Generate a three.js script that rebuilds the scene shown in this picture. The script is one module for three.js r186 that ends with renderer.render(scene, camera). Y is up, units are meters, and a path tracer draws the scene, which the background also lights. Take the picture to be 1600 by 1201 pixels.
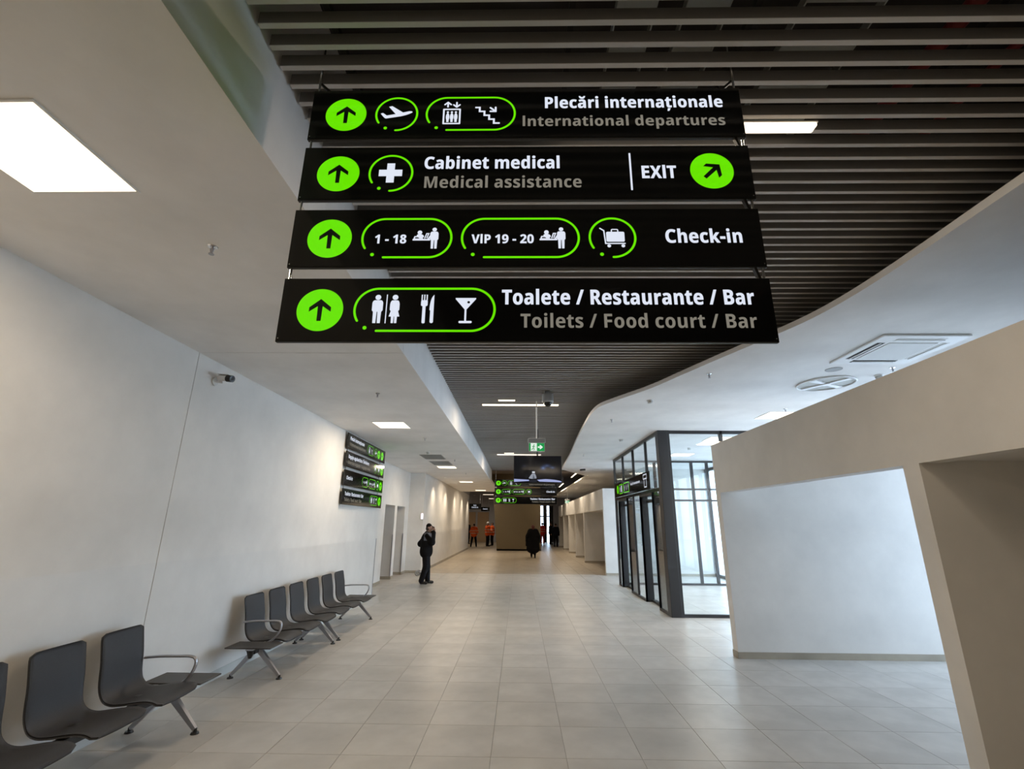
import * as THREE from 'three';
import { mergeGeometries, mergeVertices } from 'three/addons/utils/BufferGeometryUtils.js';
import { RoundedBoxGeometry } from 'three/addons/geometries/RoundedBoxGeometry.js';
import { MarchingCubes } from 'three/addons/objects/MarchingCubes.js';
import { RectAreaLightUniformsLib } from 'three/addons/lights/RectAreaLightUniformsLib.js';

// ------------------------------------------------------------------ camera, sky, exposure
RectAreaLightUniformsLib.init();
const scene = new THREE.Scene();
const D2R = Math.PI / 180;
const camera = new THREE.PerspectiveCamera(2 * Math.atan(600.5 / 737) / D2R, 1600 / 1201, 0.05, 300);
camera.position.set(0, 1.8, 0);
camera.rotation.order = 'YXZ';
camera.rotation.set(16.3 * D2R, 1.0 * D2R, 0.46 * D2R);
scene.add(camera);
scene.background = new THREE.Color().setRGB(5.1, 6.2, 7.9);        // bright overcast sky outside the facade
const renderer = new THREE.WebGLRenderer({ antialias: true });
renderer.toneMapping = THREE.LinearToneMapping;
renderer.toneMappingExposure = 1.0;
renderer.shadowMap.enabled = true;
const LED = new THREE.Color().setRGB(1.0, 0.83, 0.62);              // neutral white office LED
const LED_PANEL = 36, LED_LINE = 110;

// ------------------------------------------------------------------ helpers
let seed = 7;
const rnd = () => { seed = (seed * 1664525 + 1013904223) >>> 0; return seed / 4294967296; };
const taken = new Map();
function numbered(n) { const k = taken.get(n) ?? 0; taken.set(n, k + 1); return k ? n + '_' + String(k).padStart(3, '0') : n; }
const V = (x, y, z) => new THREE.Vector3(x, y, z);
function metreUV(g) {                                                // uv in metres from the dominant side of each face
  if (!g.attributes.normal) g.computeVertexNormals();
  const p = g.attributes.position, n = g.attributes.normal, uv = new Float32Array(p.count * 2);
  for (let i = 0; i < p.count; i++) {
    const ax = Math.abs(n.getX(i)), ay = Math.abs(n.getY(i)), az = Math.abs(n.getZ(i));
    const [u, v] = ay >= ax && ay >= az ? [p.getX(i), p.getZ(i)] : ax >= az ? [p.getZ(i), p.getY(i)] : [p.getX(i), p.getY(i)];
    uv[i * 2] = u; uv[i * 2 + 1] = v;
  }
  g.setAttribute('uv', new THREE.BufferAttribute(uv, 2));
  return g;
}
const bx = (x0, x1, y0, y1, z0, z1) => metreUV(new THREE.BoxGeometry(Math.abs(x1 - x0), Math.abs(y1 - y0), Math.abs(z1 - z0)).translate((x0 + x1) / 2, (y0 + y1) / 2, (z0 + z1) / 2));
const rbx = (x0, x1, y0, y1, z0, z1, r = 0.01, s = 2) => metreUV(new RoundedBoxGeometry(Math.abs(x1 - x0), Math.abs(y1 - y0), Math.abs(z1 - z0), s, r).translate((x0 + x1) / 2, (y0 + y1) / 2, (z0 + z1) / 2));
const cyl = (r0, r1, y0, y1, x = 0, z = 0, n = 20) => new THREE.CylinderGeometry(r1, r0, y1 - y0, n).translate(x, (y0 + y1) / 2, z);
function bar(a, b, w0, t0, w1 = w0, t1 = t0, side = V(0, 0, 1)) {    // tapered four-sided bar from a to b; w along side, t across
  const d = b.clone().sub(a).normalize(), s = side.clone().sub(d.clone().multiplyScalar(side.dot(d))).normalize(), u = d.clone().cross(s);
  const q = (c, w, t) => [[1, 1], [-1, 1], [-1, -1], [1, -1]].map(([i, j]) => c.clone().addScaledVector(s, i * w / 2).addScaledVector(u, j * t / 2));
  const A = q(a, w0, t0), B = q(b, w1, t1), pos = [];
  const quad = (p1, p2, p3, p4) => { for (const p of [p1, p2, p3, p1, p3, p4]) pos.push(p.x, p.y, p.z); };
  for (let i = 0; i < 4; i++) quad(A[i], A[(i + 1) % 4], B[(i + 1) % 4], B[i]);
  quad(A[3], A[2], A[1], A[0]); quad(B[0], B[1], B[2], B[3]);
  const g = new THREE.BufferGeometry().setAttribute('position', new THREE.Float32BufferAttribute(pos, 3));
  g.computeVertexNormals();
  return metreUV(g);
}
const join = (list) => list.length === 1 ? list[0] : mergeGeometries(list.map((g) => { g = g.index ? g.toNonIndexed() : g; if (!g.attributes.uv) metreUV(g); for (const k of Object.keys(g.attributes)) if (!['position', 'normal', 'uv'].includes(k)) g.deleteAttribute(k); return g; }));
function put(name, geo, mat, parent = scene) {
  const m = new THREE.Mesh(Array.isArray(geo) ? join(geo) : geo, mat);
  m.name = parent === scene ? numbered(name) : name;
  m.castShadow = m.receiveShadow = true;
  parent.add(m);
  return m;
}
function tag(o, label, category, group, kind) {
  o.userData.label = label; o.userData.category = category;
  if (group) o.userData.group = group;
  if (kind) o.userData.kind = kind;
  return o;
}
function thing(name, label, category, [x, y, z] = [0, 0, 0], turn = 0, group) {
  const g = new THREE.Group(); g.name = numbered(name); scene.add(g);
  g.position.set(x, y, z); g.rotation.y = turn;
  return tag(g, label, category, group);
}
function struct(name, label, category) { const g = new THREE.Group(); g.name = numbered(name); scene.add(g); return tag(g, label, category, undefined, 'structure'); }

// ------------------------------------------------------------------ textures and materials
function noiseTexture(size, octaves, lo, hi, s0, tint = [1, 1, 1]) {  // tileable value noise
  const acc = new Float32Array(size * size);
  let amp = 1, total = 0, s = s0;
  const hash = (x, y, k) => { let h = (x * 374761393 + y * 668265263 + k * 974634721) | 0; h = Math.imul(h ^ (h >>> 13), 1274126177); return ((h ^ (h >>> 16)) >>> 0) / 4294967296; };
  for (let o = 0; o < octaves; o++) {
    for (let y = 0; y < size; y++) for (let x = 0; x < size; x++) {
      const fx = x / size * s, fy = y / size * s, ix = Math.floor(fx), iy = Math.floor(fy), a = fx - ix, b = fy - iy, u = a * a * (3 - 2 * a), v = b * b * (3 - 2 * b);
      const h = (i, j) => hash((ix + i) % s, (iy + j) % s, o * 17 + s0);
      acc[y * size + x] += amp * ((h(0, 0) * (1 - u) + h(1, 0) * u) * (1 - v) + (h(0, 1) * (1 - u) + h(1, 1) * u) * v);
    }
    total += amp; amp *= 0.55; s *= 2;
  }
  const data = new Uint8Array(size * size * 4);
  for (let i = 0; i < size * size; i++) { const v = lo + (hi - lo) * acc[i] / total; for (let c = 0; c < 3; c++) data[i * 4 + c] = Math.max(0, Math.min(255, v * tint[c])); data[i * 4 + 3] = 255; }
  const t = new THREE.DataTexture(data, size, size);
  t.wrapS = t.wrapT = THREE.RepeatWrapping; t.magFilter = THREE.LinearFilter; t.colorSpace = THREE.SRGBColorSpace; t.needsUpdate = true;
  return t;
}
const plasterNoise = noiseTexture(256, 5, 236, 255, 4); plasterNoise.repeat.set(0.7, 0.7);
const tileNoise = noiseTexture(512, 6, 214, 255, 6); tileNoise.repeat.set(0.55, 0.55);
const roughNoise = noiseTexture(256, 4, 170, 255, 8); roughNoise.colorSpace = THREE.NoColorSpace; roughNoise.repeat.set(1.3, 1.3);
const weave = noiseTexture(256, 3, 190, 255, 64); weave.repeat.set(6, 6);
const std = (r, g, b, roughness = 0.6, metalness = 0, extra = {}) => new THREE.MeshStandardMaterial({ color: new THREE.Color().setRGB(r, g, b), roughness, metalness, ...extra });
const M = {
  paint: std(0.80, 0.778, 0.74, 0.85, 0, { map: plasterNoise }),
  paintGloss: std(0.77, 0.75, 0.715, 0.42, 0, { map: plasterNoise }),
  ceiling: std(0.88, 0.865, 0.845, 0.9, 0, { map: plasterNoise }),
  tan: std(0.42, 0.37, 0.29, 0.5, 0, { map: tileNoise }),
  grout: std(0.36, 0.34, 0.31, 0.9),
  slat: std(0.23, 0.22, 0.21, 0.7),  // blade sides darkened, their shade is put into the colour
  slatLitEdge: std(0.58, 0.555, 0.53, 0.6),  // blade underside lightened, the light on it is put into the colour
  carrier: std(0.02, 0.02, 0.02, 0.7),
  plenum: std(0.055, 0.05, 0.05, 0.95),
  galv: std(0.5, 0.52, 0.5, 0.45, 0.6),
  duct: std(0.25, 0.03, 0.03, 0.5),
  blackFrame: std(0.018, 0.018, 0.02, 0.42),
  darkPanel: std(0.02, 0.018, 0.017, 0.12),
  blackPlastic: std(0.012, 0.012, 0.012, 0.4),
  signBody: std(0.008, 0.008, 0.008, 0.35),
  chrome: std(0.75, 0.75, 0.75, 0.16, 1),
  alu: std(0.42, 0.42, 0.45, 0.36, 0.9),
  seat: std(0.034, 0.034, 0.038, 0.62, 0, { map: weave }),
  tableTop: std(0.03, 0.028, 0.027, 0.5),
  white: std(0.78, 0.78, 0.77, 0.45),
  offWhite: std(0.62, 0.62, 0.6, 0.5),
  grille: std(0.34, 0.34, 0.33, 0.6),
  greyPlastic: std(0.36, 0.37, 0.37, 0.45),
  darkGlass: std(0.01, 0.01, 0.012, 0.06),
  brown: std(0.165, 0.127, 0.075, 0.3, 0.7),
  darkCeil: std(0.16, 0.13, 0.11, 0.8),
  wood: std(0.46, 0.31, 0.18, 0.55),
  greyWall: std(0.46, 0.46, 0.49, 0.8),
  pavement: std(0.72, 0.73, 0.74, 0.9),
  glass: new THREE.MeshPhysicalMaterial({ color: new THREE.Color().setRGB(0.95, 0.975, 0.975), roughness: 0.01, metalness: 0, transmission: 1, thickness: 0, ior: 1.5 }),
  skin: new THREE.MeshStandardMaterial({ color: 0xffffff, roughness: 0.6, vertexColors: true }),
};
const TILE = [[0.575, 0.55, 0.51], [0.59, 0.565, 0.525], [0.56, 0.535, 0.495], [0.58, 0.555, 0.515]].map((c, i) => {
  const t = tileNoise.clone(); t.offset.set(i * 0.27, i * 0.41); t.needsUpdate = true;
  return std(...c, 0.42, 0, { map: t, roughnessMap: roughNoise });
});
function glow(intensity, color = LED) { return new THREE.MeshStandardMaterial({ color: 0xffffff, roughness: 0.6, emissive: color, emissiveIntensity: intensity }); }
const diffuser = glow(2.2);

// ------------------------------------------------------------------ floor
const floor = struct('floor', 'pale greige square porcelain tile floor of the terminal corridor', 'floor');
put('screed', bx(-9.2, 7.2, -0.2, -0.004, -48.2, 8.2), M.grout, floor);
{
  const T = 0.605, TZ = 0.61, X0 = 0.985, Z0 = -5.67, J = 0.0035, cell = [];
  const regions = [[-3.59, 7.0, -36, 8], [-5.3, -3.59, -18.4, -12.4], [-9, 7.0, -48, -36]];
  for (const [xa, xb, za, zb] of regions)
    for (let i = Math.floor((xa - X0) / T); i * T + X0 < xb; i++)
      for (let k = Math.floor((za - Z0) / TZ); k * TZ + Z0 < zb; k++) {
        const x0 = Math.max(xa, X0 + i * T), x1 = Math.min(xb, X0 + (i + 1) * T), z0 = Math.max(za, Z0 + k * TZ), z1 = Math.min(zb, Z0 + (k + 1) * TZ);
        if (x1 - x0 > 0.02 && z1 - z0 > 0.02) cell.push({ x: (x0 + x1) / 2, z: (z0 + z1) / 2, w: x1 - x0 - J, d: z1 - z0 - J });
      }
  camera.updateMatrixWorld(true); camera.updateProjectionMatrix();
  for (const c of cell) {
    const p = V(c.x, 0, c.z).project(camera), hidden = c.z > -1.5 || Math.abs(p.x) > 1.08 || Math.abs(p.y) > 1.12 || (c.x > 3.3 && (c.z > -3.9 || c.z < -15.5)) || c.z > -3.2;
    c.size = hidden ? 0 : c.w * c.d / Math.pow(Math.hypot(c.x, c.z), 3);
  }
  cell.sort((a, b) => b.size - a.size);
  const shapes = new Map();
  const tileShape = (w, d) => {                                      // slightly chamfered slab
    const key = w.toFixed(3) + d.toFixed(3);
    if (!shapes.has(key)) {
      const c = 0.0012, a = w / 2, b = d / 2, pos = [];
      const top = [[-a + c, -b + c], [-a + c, b - c], [a - c, b - c], [a - c, -b + c]].map(([x, z]) => [x, 0, z]), mid = [[-a, -b], [-a, b], [a, b], [a, -b]].map(([x, z]) => [x, -c, z]), low = mid.map(([x, , z]) => [x, -0.009, z]);
      const quad = (p, q, r, s) => pos.push(...p, ...q, ...r, ...p, ...r, ...s);
      quad(...top);
      for (let i = 0; i < 4; i++) { const j = (i + 1) % 4; quad(top[j], top[i], mid[i], mid[j]); quad(mid[j], mid[i], low[i], low[j]); }
      const g = new THREE.BufferGeometry().setAttribute('position', new THREE.Float32BufferAttribute(pos, 3));
      g.computeVertexNormals();
      shapes.set(key, metreUV(g));
    }
    return shapes.get(key);
  };
  const rest = [], restTan = [], tanTile = std(0.47, 0.40, 0.31, 0.42, 0, { map: tileNoise, roughnessMap: roughNoise });
  cell.forEach((c, i) => {
    const g = tileShape(c.w, c.d);
    if (i < 300) { const m = put('floor_tile', g, c.z < -18.48 ? tanTile : TILE[Math.floor(rnd() * 4)], floor); m.position.set(c.x, 0, c.z); }
    else (c.z < -18.48 ? restTan : rest).push(g.clone().translate(c.x, 0, c.z));
  });
  put('floor_tiles_beyond', rest.map(metreUV), TILE[0], floor).userData.kind = 'stuff';
  put('beige_floor_tiles_beyond', restTan.map(metreUV), tanTile, floor).userData.kind = 'stuff';
}

// ------------------------------------------------------------------ left side: wall, recess, ceiling, fascia
const WX = -3.59;
const wallLeft = struct('wall_left', 'long white painted corridor wall behind the benches, with a vertical expansion joint', 'wall');
put('wall_panel', bx(WX - 0.2, WX, 0, 3.66, -4.915, 8), M.paint, wallLeft);
put('wall_panel', bx(WX - 0.2, WX, 0, 3.66, -12.4, -4.925), M.paint, wallLeft);
put('joint_filler', bx(WX - 0.2, WX - 0.012, 0, 3.66, -4.925, -4.915), std(0.5, 0.46, 0.43, 0.9), wallLeft);
put('washable_paint', bx(WX, WX + 0.0015, 0.1, 1.39, -4.915, 8), M.paintGloss, wallLeft);
put('washable_paint', bx(WX, WX + 0.0015, 0.1, 1.39, -12.4, -4.925), M.paintGloss, wallLeft);
const skirtMat = std(0.62, 0.63, 0.6, 0.5, 0, { map: tileNoise });
put('skirting', bx(WX, WX + 0.012, 0, 0.1, -4.915, 8), skirtMat, wallLeft);
put('skirting', bx(WX, WX + 0.012, 0, 0.1, -12.4, -4.925), skirtMat, wallLeft);
put('corner_guard', [bx(WX, WX + 0.004, 0.1, 1.39, -12.404, -12.36), bx(WX - 0.04, WX + 0.004, 0.1, 1.39, -12.404, -12.4)], M.alu, wallLeft);

const recess = struct('wall_left', 'white recessed wall with two tall narrow doorways beyond the wall sign', 'wall');
const RX = -4.2;
for (const [za, zb] of [[-15.2, -12.4], [-16.7, -16.4], [-18.4, -17.83]]) {
  put('pier', bx(RX - 1.1, RX, 0, 3.66, za, zb), M.paint, recess);
  put('skirting', bx(RX, RX + 0.01, 0, 0.09, za, zb), M.tan, recess);
}
for (const [za, zb] of [[-16.4, -15.2], [-17.83, -16.7]]) {
  put('lintel', bx(RX - 1.1, RX, 2.32, 3.66, za, zb), M.paint, recess);
  put('reveal_skirting', bx(RX - 1.1, RX, 0, 0.09, za, za + 0.012), M.tan, recess);
  put('reveal_lining', bx(RX - 1.1, RX - 0.01, 0.09, 2.32, za, za + 0.006), M.paint, recess);
}
for (const z of [-16.4, -17.83]) put('corner_guard', bx(RX - 0.03, RX + 0.003, 0.1, 1.39, z - 0.004, z + 0.03), M.alu, recess);
put('back_wall', bx(RX - 1.3, RX - 1.1, 0, 3.66, -18.4, -12.4), M.greyWall, recess);
put('end_wall', bx(RX - 1.3, WX - 0.2, 0, 3.66, -12.4, -12.2), M.paint, recess);

const wallLeftFar = struct('wall_left', 'white far corridor wall with light scallops beyond the standing guard', 'wall');
put('wall_panel', bx(-4.4, -3.62, 0, 3.66, -35, -18.4), M.paint, wallLeftFar);
put('washable_paint', bx(-3.62, -3.6185, 0.09, 1.39, -35, -18.4), M.paintGloss, wallLeftFar);
put('washable_paint', bx(RX, -3.62, 0.09, 1.39, -18.4, -18.3985), M.paintGloss, wallLeftFar);
put('skirting', bx(-3.62, -3.608, 0, 0.09, -35, -18.388), M.tan, wallLeftFar);
put('skirting', bx(RX + 0.01, -3.62, 0, 0.09, -18.4, -18.388), M.tan, wallLeftFar);

const ceilLeft = struct('ceiling', 'lower white plasterboard ceiling band along the left wall', 'ceiling');
put('ceiling_board', bx(-5.6, -1.30, 3.6, 3.72, -4.915, 8), M.ceiling, ceilLeft);
put('ceiling_board', bx(-5.6, -1.30, 3.6, 3.72, -29.5, -4.925), M.ceiling, ceilLeft);
put('joint_filler', bx(-5.6, -1.305, 3.606, 3.72, -4.925, -4.915), std(0.55, 0.5, 0.47, 0.9), ceilLeft);
put('fascia', bx(-1.40, -1.30, 3.72, 5.0, -4.915, 8), M.ceiling, ceilLeft);
put('fascia', bx(-1.40, -1.30, 3.72, 5.0, -22.3, -4.925), M.ceiling, ceilLeft);

// ------------------------------------------------------------------ right ceiling with its curved edge
const RY = 3.79;
const edgePts = [[3.03, 8], [3.03, 2], [3.03, -1], [3.03, -2.5], [3.03, -3.5], [3.0, -4.0], [2.92, -4.45], [2.76, -4.93], [2.48, -5.67], [2.24, -6.34], [2.0, -7.0], [1.62, -7.75], [1.43, -8.17], [1.365, -8.7], [1.37, -9.9], [1.43, -12], [1.54, -14.65], [1.62, -18.3]];
const edgeCurve = new THREE.CatmullRomCurve3(edgePts.map(([x, z]) => V(x, 0, z)), false, 'centripetal');
const edge = edgeCurve.getPoints(240);
const edgeAt = (z) => { for (let i = 1; i < edge.length; i++) if (edge[i].z <= z) return edge[i].x; return z > -21.2 ? 1.65 + (-18.6 - z) / 2.6 * 1.3 : 2.9; };
{
  const ceilRight = struct('ceiling', 'white plasterboard ceiling on the right with a sweeping curved edge', 'ceiling');
  const s = new THREE.Shape();
  s.moveTo(7.15, -8); s.lineTo(3.03, -8);
  for (const p of edge) s.lineTo(p.x, -p.z);
  s.lineTo(1.65, 18.6); s.lineTo(2.95, 21.2); s.lineTo(2.72, 35.2); s.lineTo(2.6, 40); s.lineTo(7.15, 40);
  const g = new THREE.ExtrudeGeometry(s, { depth: 0.06, bevelEnabled: false, curveSegments: 1 });
  g.rotateX(-Math.PI / 2).translate(0, RY, 0);
  put('ceiling_board', metreUV(g), M.ceiling, ceilRight);
}

// ------------------------------------------------------------------ slatted ceiling and the service void above
const SY = 4.13;
const slats = struct('ceiling', 'dark grey open slatted ceiling with blades set across the corridor', 'ceiling');
{
  const shapes = new Map();
  for (let k = -20; k < 182; k++) {
    const z = -1.71 - 0.1127 * k;
    const x1 = Math.round((edgeAt(z) + 1.75) * 10) / 10, key = x1.toFixed(1);
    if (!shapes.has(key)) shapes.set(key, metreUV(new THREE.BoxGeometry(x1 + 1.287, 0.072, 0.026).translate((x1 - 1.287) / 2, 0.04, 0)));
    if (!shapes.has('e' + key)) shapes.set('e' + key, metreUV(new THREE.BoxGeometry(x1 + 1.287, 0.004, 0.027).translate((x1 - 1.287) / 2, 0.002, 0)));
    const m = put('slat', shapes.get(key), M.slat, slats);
    m.position.set(0, SY + (rnd() - 0.5) * 0.003, z);
    m.rotation.z = (rnd() - 0.5) * 0.0006;
    put('painted_lit_edge', shapes.get('e' + key), M.slatLitEdge, m);  // added strip carrying the painted light of the blade underside
  }
  for (const x of [-0.95, 0.25, 1.15, 2.35]) put('carrier_rail', bx(x - 0.015, x + 0.015, SY + 0.079, SY + 0.12, x < 1 ? -22.2 : -18, 0.5), M.carrier, slats);
  put('end_trim', bx(-1.3, 2.9, SY - 0.02, SY + 0.14, -22.3, -22.24), M.slat, slats);
}
const voidRoof = struct('ceiling', 'dark concrete soffit of the service void above the slats', 'ceiling');
put('soffit', bx(-1.4, 7.2, 5.0, 5.2, -22.4, 8.2), M.plenum, voidRoof);
put('void_side', bx(7.05, 7.2, RY + 0.06, 5.0, -40, 8.2), M.plenum, voidRoof);
put('void_drop', bx(-1.3, 7.05, SY + 0.14, 5.0, -22.4, -22.3), M.paint, voidRoof);
const cableTray = (x, w, y, label) => {
  const t = thing('cable_tray', label, 'cable tray', [x, y, 0]);
  put('side_rail', bx(-w / 2 - 0.008, -w / 2, 0, 0.06, -20, 2), M.galv, t);
  put('side_rail', bx(w / 2, w / 2 + 0.008, 0, 0.06, -20, 2), M.galv, t);
  for (let z = 1.8; z > -8; z -= 0.28) put('rung', bx(-w / 2, w / 2, 0.004, 0.016, z - 0.05, z + 0.05), M.galv, t);
  put('tray_floor', bx(-w / 2, w / 2, 0.004, 0.012, -20, -8), M.galv, t);
};
cableTray(0.62, 0.2, 4.45, 'narrow galvanised cable tray seen left through the ceiling slats');
cableTray(1.0, 0.22, 4.45, 'galvanised cable tray seen in the middle through the ceiling slats');
cableTray(1.75, 0.42, 4.5, 'wide galvanised cable tray seen right through the ceiling slats');
for (const [x, y, r, l] of [[2.55, 4.62, 0.05, 'thick red sprinkler pipe above the slats'], [2.95, 4.55, 0.03, 'thin red sprinkler pipe above the slats at the far right']])
  tag(put('sprinkler_pipe', new THREE.CylinderGeometry(r, r, 22, 14).rotateX(Math.PI / 2).translate(x, y, -9), M.duct), l, 'pipe');

// ------------------------------------------------------------------ right side: portal partitions, glass box, facade
function portal(name, label, x0, zFar, zNear, fins, yo, yt, openBays, backX) {
  const g = struct(name, label, 'wall');
  put('fascia', bx(x0, x0 + 0.16, yo, yt, zFar, zNear), M.paint, g);
  for (const [z0, len] of fins) {
    put('fin', bx(x0, x0 + len, 0, yo, z0, z0 + 0.16), M.paint, g);
    put('fin_upper', bx(x0 + 0.16, x0 + len, yo, yt, z0, z0 + 0.16), M.paint, g);
    put('skirting', [bx(x0 - 0.006, x0 + len, 0, 0.085, z0 + 0.16, z0 + 0.172), bx(x0 - 0.012, x0, 0, 0.085, z0, z0 + 0.172), bx(x0 - 0.006, x0 + len, 0, 0.085, z0 - 0.012, z0)], M.tan, g);
  }
  for (let i = 0; i + 1 < fins.length; i++) {
    const za = fins[i][0] + 0.16, zb = fins[i + 1][0];
    if (openBays.includes(i)) continue;
    put('bay_ceiling', bx(x0 + 0.16, backX, yo + 0.02, yo + 0.1, za, zb), M.paint, g);
    put('bay_back', bx(backX, backX + 0.12, 0, yo + 0.1, za, zb), M.paint, g);
  }
  return g;
}
portal('wall_right', 'near white portal partition with square openings on the right', 3.07, -7.6, 8, [[-7.6, 3.9], [-3.86, 3.9], [-0.1, 3.9], [3.66, 3.9], [7.4, 3.9]], 2.262, 3.01, [0], 5.4);
const farPortal = portal('wall_right', 'far white portal partition with a row of deep bays', 3.12, -39, -18.36, [[-39, 2.6], [-35.3, 2.6], [-31.4, 2.6], [-27.7, 2.6], [-24, 2.6]], 2.29, 3.06, [], 5.4);
put('end_wall', bx(3.12, 7.0, 0, 3.06, -18.36, -18.2), M.paint, farPortal);
put('upper_wall', bx(4.3, 7.0, 3.06, RY, -18.36, -18.2), M.paint, farPortal);
put('end_skirting', bx(3.12, 7.0, 0, 0.085, -18.2, -18.188), M.tan, farPortal);
put('bay_back', bx(5.4, 5.52, 0, 2.4, -23.84, -18.36), M.paint, farPortal);
put('bay_ceiling', bx(3.28, 5.4, 2.31, 2.4, -23.84, -18.36), M.paint, farPortal);

const vest = struct('window_1', 'black framed glass entrance vestibule with automatic doors', 'glass box');
const GX = 3.05, GZ = -10.39, VH = RY;
{
  const B = M.blackFrame, D = M.darkPanel;
  const pane = (g) => put('pane', g, M.glass, vest);
  put('corner_post', rbx(GX, GX + 0.21, 0, VH, GZ - 0.21, GZ, 0.006), B, vest);
  // front, facing the camera
  put('sill_rail', bx(GX + 0.21, 6.95, 0, 0.06, GZ - 0.08, GZ - 0.02), B, vest);
  put('head_rail', bx(GX + 0.21, 6.95, VH - 0.07, VH, GZ - 0.08, GZ - 0.02), B, vest);
  put('mullion', bx(GX + 0.21, GX + 0.26, 0, VH, GZ - 0.1, GZ - 0.005), B, vest);
  for (const x of [4.46, 5.7]) put('mullion', bx(x - 0.025, x + 0.025, 0, VH, GZ - 0.14, GZ - 0.02), B, vest);
  for (const [a, b] of [[GX + 0.26, 4.435], [4.485, 5.675], [5.725, 6.95]]) pane(bx(a, b, 0.06, VH - 0.07, GZ - 0.054, GZ - 0.046));
  // side along the corridor: upper lights
  put('head_rail', bx(GX, GX + 0.06, VH - 0.07, VH, -15.5, GZ - 0.21), B, vest);
  put('end_post', bx(GX, GX + 0.07, 0, VH, -15.57, -15.5), B, vest);
  const ms = [-14.25, -12.95, -11.6];
  for (const z of ms) put('mullion', bx(GX, GX + 0.06, 2.98, VH - 0.07, z - 0.03, z + 0.03), B, vest);
  const cuts = [GZ - 0.21, ...[...ms].reverse(), -15.5];
  for (let i = 0; i + 1 < cuts.length; i++) pane(bx(GX + 0.026, GX + 0.034, 2.56, VH - 0.07, cuts[i + 1] + 0.03, cuts[i] - 0.03));
  put('header_band', bx(GX, GX + 0.05, 2.49, 2.56, -15.5, GZ - 0.21), D, vest);
  // lower: flush panels and recessed doors
  const flush = (za, zb, mids = []) => {
    put('sill_rail', bx(GX, GX + 0.06, 0, 0.05, za, zb), B, vest);
    put('jamb', bx(GX, GX + 0.05, 0.05, 2.49, za, za + 0.03), B, vest);
    put('jamb', bx(GX, GX + 0.05, 0.05, 2.49, zb - 0.03, zb), B, vest);
    const c = [za + 0.03, ...mids, zb - 0.03];
    for (const z of mids) put('mullion', bx(GX, GX + 0.05, 0.05, 2.49, z - 0.02, z + 0.02), B, vest);
    for (let i = 0; i + 1 < c.length; i++) pane(bx(GX + 0.022, GX + 0.03, 0.05, 2.49, c[i] + (i ? 0.02 : 0), c[i + 1] - (i + 2 < c.length ? 0.02 : 0)));
  };
  flush(-11.24, GZ - 0.21); flush(-13.9, -12.36, [-13.15]); flush(-15.5, -15.04);
  for (const [za, zb] of [[-12.36, -11.24], [-15.04, -13.9]]) {
    put('reveal', bx(GX, GX + 0.2, 0, 2.49, za - 0.03, za), B, vest);
    put('reveal', bx(GX, GX + 0.2, 0, 2.49, zb, zb + 0.03), B, vest);
    put('reveal_head', bx(GX, GX + 0.2, 2.44, 2.49, za, zb), B, vest);
    put('threshold', bx(GX + 0.14, GX + 0.24, 0, 0.05, za, zb), B, vest);
    put('door_stile', bx(GX + 0.17, GX + 0.21, 0.05, 2.44, (za + zb) / 2 - 0.025, (za + zb) / 2 + 0.025), B, vest);
    put('door_rail', bx(GX + 0.17, GX + 0.21, 2.3, 2.36, za, zb), B, vest);
    pane(bx(GX + 0.186, GX + 0.194, 0.05, 2.44, za, (za + zb) / 2 - 0.025));
    pane(bx(GX + 0.186, GX + 0.194, 0.05, 2.44, (za + zb) / 2 + 0.025, zb));
  }
  // back screen
  const BZ = -15.6;
  put('back_sill', bx(GX + 0.07, 6.95, 0, 0.06, BZ - 0.06, BZ), B, vest);
  for (const y of [2.49, 2.84, VH - 0.07]) put('back_rail', bx(GX + 0.07, 6.95, y, y + 0.06, BZ - 0.06, BZ), B, vest);
  for (const x of [4.4, 5.6, 6.1]) put('back_mullion', bx(x - 0.04, x + 0.04, 0.06, VH - 0.07, BZ - 0.08, BZ), B, vest);
  for (const [a, b] of [[GX + 0.07, 4.36], [4.44, 5.56], [5.64, 6.06], [6.14, 6.95]]) for (const [y0, y1] of [[0.06, 2.49], [2.55, 2.84], [2.9, VH - 0.07]]) pane(bx(a, b, y0, y1, BZ - 0.035, BZ - 0.027));
}
const facade = struct('window_2', 'glazed outer facade letting in daylight behind the partitions', 'window');
{
  const FX = 7.0, za = -18.2, zb = -5.3;
  put('sill', bx(FX, FX + 0.12, 0, 0.1, za, zb), M.blackFrame, facade);
  put('head', bx(FX, FX + 0.12, RY - 0.1, RY, za, zb), M.blackFrame, facade);
  const n = 9, w = (zb - za) / n;
  for (let i = 0; i <= n; i++) put('mullion', bx(FX, FX + 0.12, 0.1, RY - 0.1, za + i * w - 0.03, za + i * w + 0.03), M.blackFrame, facade);
  for (let i = 0; i < n; i++) put('pane', bx(FX + 0.056, FX + 0.064, 0.1, RY - 0.1, za + i * w + 0.03, za + (i + 1) * w - 0.03), M.glass, facade);
  put('solid_wall', bx(FX, FX + 0.2, 0, RY + 0.06, zb + 0.03, 8.2), M.paint, facade);
  put('solid_wall', bx(FX, FX + 0.2, 0, 5.2, -48, za - 0.03), M.paint, facade);
}
tag(put('ground', bx(7.2, 40, -0.25, -0.05, -60, 30), M.pavement), 'pale paved forecourt outside the glazed facade', 'ground', undefined, 'structure');
tag(put('wall_back', bx(-5.6, 7.2, 0, 5.2, 8, 8.2), M.paint), 'white end wall of the corridor behind the viewer', 'wall', undefined, 'structure');

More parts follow.
